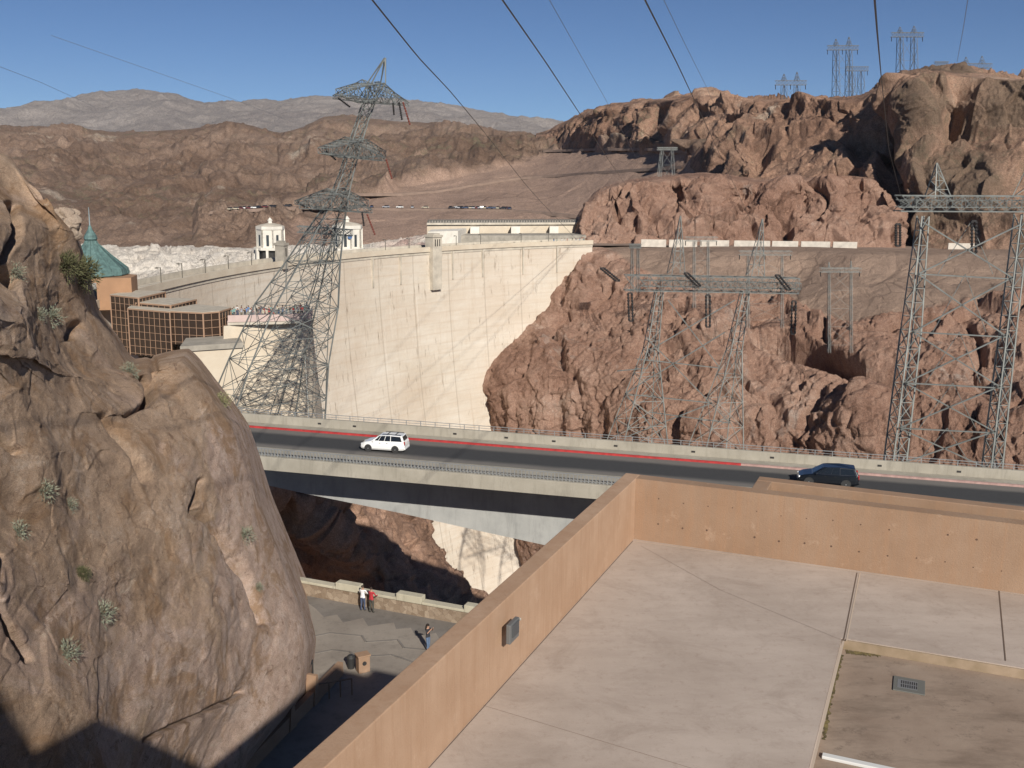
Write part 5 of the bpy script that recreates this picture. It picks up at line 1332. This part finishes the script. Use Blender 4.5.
def person(label, shirt, trousers, hair, pose='stand', long_hair=False, sleeve=.3, shorts=False, H=1.72, group=None, detail=True):
    """front faces -y"""
    t = empty('person', (0, 0, 0), 0, label, 'person', group)
    k = H/1.72
    V = [(0, 0, .95), (0, 0, 1.12), (0, .01, 1.32), (0, .015, 1.44), (0, -.005, 1.53), (0, -.01, 1.62), (0, -.005, 1.70)]; E = [(i, i+1) for i in range(6)]
    rad = [(.15, .11), (.135, .10), (.155, .105), (.10, .075), (.05, .05), (.082, .09), (.055, .06)]
    arms = {'stand': [((.20, 0, 1.41), (.25, .03, 1.16), (.25, -.04, .92), (.25, -.08, .82)), ((-.20, 0, 1.41), (-.25, .03, 1.16), (-.26, -.04, .92), (-.26, -.08, .82))],
            'lean': [((.20, -.02, 1.41), (.27, -.12, 1.2), (.2, -.36, 1.12), (.16, -.45, 1.12)), ((-.20, -.02, 1.41), (-.27, -.12, 1.2), (-.2, -.36, 1.12), (-.16, -.45, 1.12))],
            'photo': [((.20, -.02, 1.41), (.30, -.14, 1.26), (.12, -.30, 1.50), (.06, -.34, 1.56)), ((-.20, -.02, 1.41), (-.30, -.14, 1.26), (-.12, -.30, 1.50), (-.06, -.34, 1.56))]}[pose]
    for a in arms:
        b0 = len(V); V += list(a); E += [(3, b0), (b0, b0+1), (b0+1, b0+2), (b0+2, b0+3)]; rad += [.055, .042, .03, .034]
    for sg in (-1, 1):
        b0 = len(V); st_ = .04*sg; V += [(sg*.10, 0, .88), (sg*.105, -.03+st_*.4, .48), (sg*.11, .01+st_, .09), (sg*.12, -.12+st_, .04)]; E += [(0, b0), (b0, b0+1), (b0+1, b0+2), (b0+2, b0+3)]; rad += [.095, .062, .042, .038]
    V = [tuple(c*k for c in v) for v in V]; rad = [tuple(x*k for x in r_) if isinstance(r_, tuple) else r_*k for r_ in rad]
    def cl(c):
        z = c.z/k; x = abs(c.x)/k
        if z > 1.47 and x < .13 and not (pose == 'photo' and c.y/k < -.16): return 0
        if x > .215 or (c.y/k < -.17 and z > .95): 
            d_ = 1.41-z
            if pose == 'stand': return 1 if d_ < sleeve else 0
            return 1 if (c.y/k > -.16) else (1 if sleeve > .5 else 0)
        if z > .93: return 1
        if z < .09: return 3
        if shorts and z < .55: return 0
        return 2
    body = skin_body('body', V, E, rad, [SK, cm(shirt), cm(trousers), M['trim']], cl, t)
    # hair cap
    b = MB(); hz = 1.655*k
    pr = [(-.02, .086), (.03, .098), (.07, .085), (.10, .05), (.112, .005)]
    m_ = len(b.v)
    for z, r_ in pr:
        for j in range(10):
            a = 2*math.pi*j/10; b.v.append((r_*k*math.cos(a), (.012+r_*1.08*math.sin(a))*k, hz+z*k))
    for i in range(4):
        for j in range(10): b.f.append((i*10+j, i*10+(j+1) % 10, (i+1)*10+(j+1) % 10, (i+1)*10+j)); b.m.append(0)
    b.f.append(tuple(40+j for j in range(10))); b.m.append(0)
    if long_hair: b.tube([(0, .05*k, 1.66*k), (0, .085*k, 1.52*k), (0, .10*k, 1.36*k), (0, .09*k, 1.24*k)], [.085*k, .095*k, .09*k, .04*k], 10)
    b.build('hair', cm(hair), t, smooth=True)
    if detail:
        b = MB()
        for sg in (-1, 1): b.box((sg*.03*k, -.098*k, 1.635*k), (.018, .01, .01))
        b.build('eyes', M['dark'], t); b = MB(); b.add([(-.012*k, -.095*k, 1.60*k), (.012*k, -.095*k, 1.60*k), (0, -.118*k, 1.60*k), (0, -.095*k, 1.635*k)], [(0, 2, 3), (2, 1, 3), (0, 1, 2)]); b.build('nose', SK, t)
    return t
def put(o, px, py, z, rz): p = onz(px, py, z); o.location = (p.x, p.y, z+.005); o.rotation_euler.z = rz; return o
wa = math.atan2(wd.y, wd.x)
put(person('person in a white shirt and blue jeans leaning at the plaza wall', (.72, .72, .74), (.06, .08, .14), (.05, .035, .025), 'lean', sleeve=.25, H=1.80), 363, 611, PZ, wa+math.pi)
put(person('person in a red shirt and grey trousers standing at the plaza wall', (.40, .03, .04), (.06, .06, .05), (.03, .02, .015), 'lean', sleeve=.6, H=1.80), 371.5, 613, PZ, wa+math.pi-.2)
put(person('woman in dark top and blue jeans with long dark hair alone on the plaza', (.03, .03, .035), (.10, .15, .24), (.02, .013, .01), 'photo', long_hair=True, sleeve=.2, H=1.75), 428, 651, PZ+.15, R(60))
# crowd on the viewing terrace: a few bodies, copied with their hair
cols = [((.06, .07, .10), (.05, .06, .10)), ((.65, .65, .63), (.07, .09, .15)), ((.30, .33, .40), (.20, .17, .12)), ((.35, .05, .05), (.06, .06, .07)), ((.10, .22, .42), (.30, .28, .24)), ((.02, .02, .02), (.10, .10, .11)), ((.5, .45, .35), (.06, .07, .09)), ((.16, .32, .30), (.05, .05, .06))]
cname = ['navy top', 'white top', 'grey blue top', 'red top', 'blue shirt', 'black top', 'sand coloured top', 'teal top']
protos = {}
random.seed(11)
def crowd(label, i, loc, rz):
    if i not in protos:
        o = person(label, cols[i][0], cols[i][1], random.choice([(.03, .02, .015), (.12, .07, .04)]), ['stand', 'lean', 'photo'][i % 3], long_hair=i % 2 == 0, detail=False, group='visitors crowding the viewing terrace'); protos[i] = o
    else: o = copy_tree(protos[i]); o['label'] = label
    o.location = loc; o.rotation_euler = (0, 0, rz); return o
n = 40
wh = ['left end of the terrace by the glass building', 'left part of the terrace parapet', 'middle of the terrace parapet', 'right part of the terrace parapet', 'rounded right end of the terrace']
cnt = {}
for k in range(n):
    px = 233+76*k/(n-1)+random.uniform(-1, 1); back = k % 3
    h_ = aty(px, 318.8-back*1.6-(.0 if px < 296 else (px-296)*.22), 163); p = onz(px, 319.3-back*1.5-(0 if px < 290 else (px-290)*.22), tz)
    i = random.randrange(8); sec = min(4, int((px-232)/16))
    row = ['front row', 'second row', 'back row'][back]
    crowd('visitor in %s, %s, %s' % (cname[i], row, wh[sec]), i, (p.x, p.y, tz), random.uniform(-2.2, 2.2))
# walkers on the right end of the dam crest
for k in range(9):
    px = 556+k*3.6; j = crest_at(px); q = crest[j]-nr_[j]*random.uniform(.8, 2)
    i = random.randrange(8); o = crowd('distant walker in %s on the right end of the dam crest' % cname[i], i, (q[0], q[1], CZ), random.uniform(0, 6)); o['group'] = 'walkers on the dam crest'

# ================================================================ FAR ROADS, CARS, BARRIERS
def roadline(pts, w, name, label, only=('hills', 'ridge'), m=None):
    P_ = []
    for (x0, y0), (x1, y1) in zip(pts[:-1], pts[1:]):
        for k in range(14):
            h = hit(x0+(x1-x0)*k/14, y0+(y1-y0)*k/14, only)
            if h is not None: P_.append(h)
    if len(P_) < 3: return P_
    Q = [sum((P_[max(0, min(len(P_)-1, i+j))] for j in (-2, -1, 0, 1, 2)), Vector())/5 for i in range(len(P_))]
    b = MB(); n = len(Q)
    for q in Q:
        b.v += [(q.x, q.y-w*.5, q.z+.5), (q.x, q.y+w*.5, q.z+.6), (q.x, q.y-w*.5-2.5, q.z-1.2)]
    for i in range(n-1):
        b.f += [(3*i, 3*i+3, 3*i+4, 3*i+1), (3*i+2, 3*i+5, 3*i+3, 3*i)]; b.m += [0, 0]
    tag(b.build(name, m or M['dirt']), label, 'road', kind='structure'); return Q
M['pale_dirt'] = mat('pale_road', (.33, .27, .22), .95, var=.2, vscale=.1)
Q1 = roadline([(208, 212), (300, 207), (345, 208), (400, 209), (505, 210), (560, 214), (585, 217)], 8, 'hill_road', 'grey road with parked cars cut across the lower slope')
Q2 = roadline([(352, 194), (400, 194), (440, 191), (480, 184), (520, 178), (600, 172), (690, 166)], 10, 'hill_road', 'road climbing the pink slope in the middle distance')
Q3 = roadline([(540, 151), (600, 149), (650, 149), (690, 152)], 9, 'hill_road', 'narrow bench road under the skyline ridge')
cw = [(.75, .75, .73), (.03, .03, .035), (.35, .36, .38), (.13, .03, .03), (.04, .06, .11), (.45, .4, .3)]; cwn = ['white', 'black', 'silver', 'red', 'blue', 'beige']
def small_car(label, c):
    t = empty('parked_car', (0, 0, 0), 0, label, 'car', 'cars parked along the hill road')
    b = MB(); b.hexa([(-2.2, -.9, .3), (2.2, -.9, .3), (2.2, .9, .3), (-2.2, .9, .3), (-2.15, -.86, .95), (2.15, -.86, .95), (2.15, .86, .95), (-2.15, .86, .95)]); b.build('body', c, t, bevel=.12)
    b = MB(); b.hexa([(-1.2, -.82, .96), (1.7, -.82, .96), (1.7, .82, .96), (-1.2, .82, .96), (-.6, -.66, 1.5), (1.3, -.66, 1.5), (1.3, .66, 1.5), (-.6, .66, 1.5)]); b.build('cabin', M['car_glass'], t, bevel=.05)
    for x in (-1.35, 1.35):
        for y in (-.85, .85): b = MB(); b.tube([(x, y-.1, .32), (x, y+.1, .32)], .32, 12); b.build('wheel', M['tyre'], t)
    return t
protoc = {}
def put_car(label, i, loc, rz):
    if i not in protoc: o = protoc[i] = small_car(label, paint('car_paint_%d' % i, cw[i]))
    else: o = copy_tree(protoc[i])
    o['label'] = label; o.location = loc; o.rotation_euler = (0, 0, rz); return o
random.seed(5); used = {}
def cars_on(Q, n, x0, x1, where):
    xs_ = [q.x/q.y for q in Q]
    for k in range(n):
        px = x0+(x1-x0)*k/max(1, n-1)+random.uniform(-1.2, 1.2); q = min(Q, key=lambda v: abs(512+F*v.x/v.y-px)); i = random.randrange(6)
        x = (px-512)/F*q.y
        lab = '%s car parked %s' % (cwn[i], where); used[lab] = used.get(lab, 0)+1
        o = put_car(lab, i, (x, q.y-1.5, q.z+.6), random.uniform(-.15, .15)+(0 if k % 3 else 1.5))
if Q1: cars_on(Q1, 13, 232, 292, 'on the left stretch of the hill road'); cars_on(Q1, 16, 449, 508, 'on the hill road above the spillway'); cars_on(Q1, 5, 372, 425, 'on the middle stretch of the hill road')
# guard walls along the far road
bar = mat('pale_barrier', (.55, .50, .43), .9, var=.2, vscale=.6)
segs = [(641, 666), (669, 697), (700, 729), (734, 770), (772, 798), (801, 830), (833, 857), (948, 975), (978, 1004)]
ords = ['first', 'second', 'third', 'fourth', 'fifth', 'sixth', 'seventh']
for k, (x0, x1) in enumerate(segs):
    a = onz(x0, 246.5, -23.2); c = onz(x1, 246.8 if k < 7 else 250, -23.2); a.y = c.y = (a.y+c.y)/2
    a = aty(x0, 246.5 if k < 7 else 250, 352); c = aty(x1, 246.8 if k < 7 else 250.3, 352); a.z = c.z = -23.2
    b = MB(); b.prism([(a.x, a.y), (c.x, c.y), (c.x, c.y+.6), (a.x, a.y+.6)], -23.4, -20.9)
    lab = '%s pale roadside barrier from the left along the far road' % ords[k] if k < 7 else ('short pale barrier seen through the right pylon, nearer its left leg' if k == 7 else 'short pale barrier seen through the right pylon, nearer its right leg')
    tag(b.build('road_barrier', bar), lab, 'barrier', 'pale barriers along the far road')

# ================================================================ SHRUBS ON THE NEAR ROCK
M['sage'] = mat('sage_leaf', (.24, .26, .19), .9, var=.35, vscale=20); M['yellow_sage'] = mat('yellow_sage_leaf', (.27, .27, .13), .9, var=.3, vscale=20); M['olive'] = mat('olive_leaf', (.10, .10, .045), .9, var=.3, vscale=20)
M['stem'] = mat('dry_stem', (.20, .15, .10), .9)
def shrub(label, px, py, r, m, n=260):
    h = hit(px, py, ('near_rock',))
    if h is None: return
    out = Vector((.25, -.75, .6)).normalized()
    t = empty('desert_shrub', h, 0, label, 'shrub', 'shrubs growing on the near rock')
    b = MB(); s = MB()
    for k in range(14):
        d = (out+Vector([random.gauss(0, .6) for _ in range(3)])).normalized(); s.bar((0, 0, 0), d*r*.8, .018, .018)
    for k in range(n):
        d = (out*.8+Vector([random.gauss(0, .75) for _ in range(3)])).normalized(); q = d*r*random.uniform(.35, 1.05)
        u = Vector([random.gauss(0, 1) for _ in range(3)]).normalized(); w_ = u.cross(d).normalized()*r*.03; l_ = (d+u*.5).normalized()*r*.24
        b.add([q-w_, q+w_, q+l_], [(0, 1, 2)])
    b.build('foliage', m, t); s.build('stem', M['stem'], t)
for px, py, r_, m_, lab in ((44, 492, .42, 'sage', 'grey sage shrub high on the left edge of the rock face'), (70, 506, .3, 'sage', 'small grey shrub just right of the upper left sage'), (18, 532, .35, 'sage', 'grey tuft near the left frame edge of the rock'),
    (102, 614, .5, 'sage', 'largest grey sage tuft in the middle of the rock face'), (245, 536, .55, 'sage', 'grey shrub by the crack on the right rock slab'), (222, 402, .6, 'yellow_sage', 'yellow green shrub on the rock shoulder below the glass building'),
    (66, 653, .45, 'sage', 'sparse grey tuft low on the rock face'), (82, 275, .9, 'olive', 'dark olive bush beneath the pale boulder at the rock top'), (66, 268, .8, 'olive', 'olive bush left of the rock top edge'), (15, 274, .45, 'sage', 'grey sage tuft on the top left rock ledge'),
    (52, 318, .55, 'sage', 'grey bush in the middle of the upper rock slope'), (40, 316, .35, 'sage', 'tiny grey tuft on the upper rock slope'), (130, 372, .5, 'sage', 'faint sage tuft on the slope below the building'), (258, 588, .3, 'sage', 'small dark tuft on the pink right slab'),
    (82, 575, .3, 'olive', 'little olive tuft above the largest sage')):
    shrub(lab, px, py, r_, M[m_], 1600 if m_ == 'olive' else 500)
# pale boulder at the rock top
h = hit(64, 222, ('near_rock',))
if h is not None:
    bm = bmesh.new(); bmesh.ops.create_icosphere(bm, subdivisions=5, radius=1)
    A = np.array([v.co for v in bm.verts]); c, e = chips(A*1.3+9, 13, .8); nn = 1+.25*c+.12*fbm(A*2, 5, 3)
    for v, s_ in zip(bm.verts, nn): v.co = Vector((v.co.x*.95*s_, v.co.y*.7*s_, v.co.z*.75*s_))
    me = bpy.data.meshes.new('boulder'); bm.to_mesh(me); bm.free(); o = link('boulder', me, rock_mat('pale_boulder_rock', [(.22, .16, .12), (.34, .27, .21), (.46, .39, .32)], 2, .1)); o.location = h+Vector((-.2, .5, -.1)); o.scale = (.85, .8, .8); o.rotation_euler = (0, .5, .4)
    tag(o, 'pale boulder perched near the top of the dark rock', 'boulder')

# ================================================================ HAZE
hz = bpy.data.materials.new('haze'); hz.use_nodes = True; nt = hz.node_tree; nt.nodes.remove(nt.nodes['Principled BSDF'])
pv = nt.nodes.new('ShaderNodeVolumePrincipled'); pv.inputs['Color'].default_value = (.72, .82, 1, 1); pv.inputs['Density'].default_value = HAZE if 'HAZE' in globals() else 1.9e-5; pv.inputs['Anisotropy'].default_value = 0
nt.links.new(pv.outputs[0], nt.nodes['Material Output'].inputs['Volume'])
b = MB(); b.add([(-9500, -300, -264), (9500, -300, -264), (9500, 9000, -264), (-9500, 9000, -264), (-9500, -300, 760), (9500, -300, 760), (9500, 9000, 760), (-9500, 9000, 760)], [(3, 2, 1, 0), (4, 5, 6, 7), (0, 1, 5, 4), (1, 2, 6, 5), (2, 3, 7, 6), (3, 0, 4, 7)])
tag(b.build('haze', hz), 'thin blue air haze over the whole view', 'haze', kind='stuff')
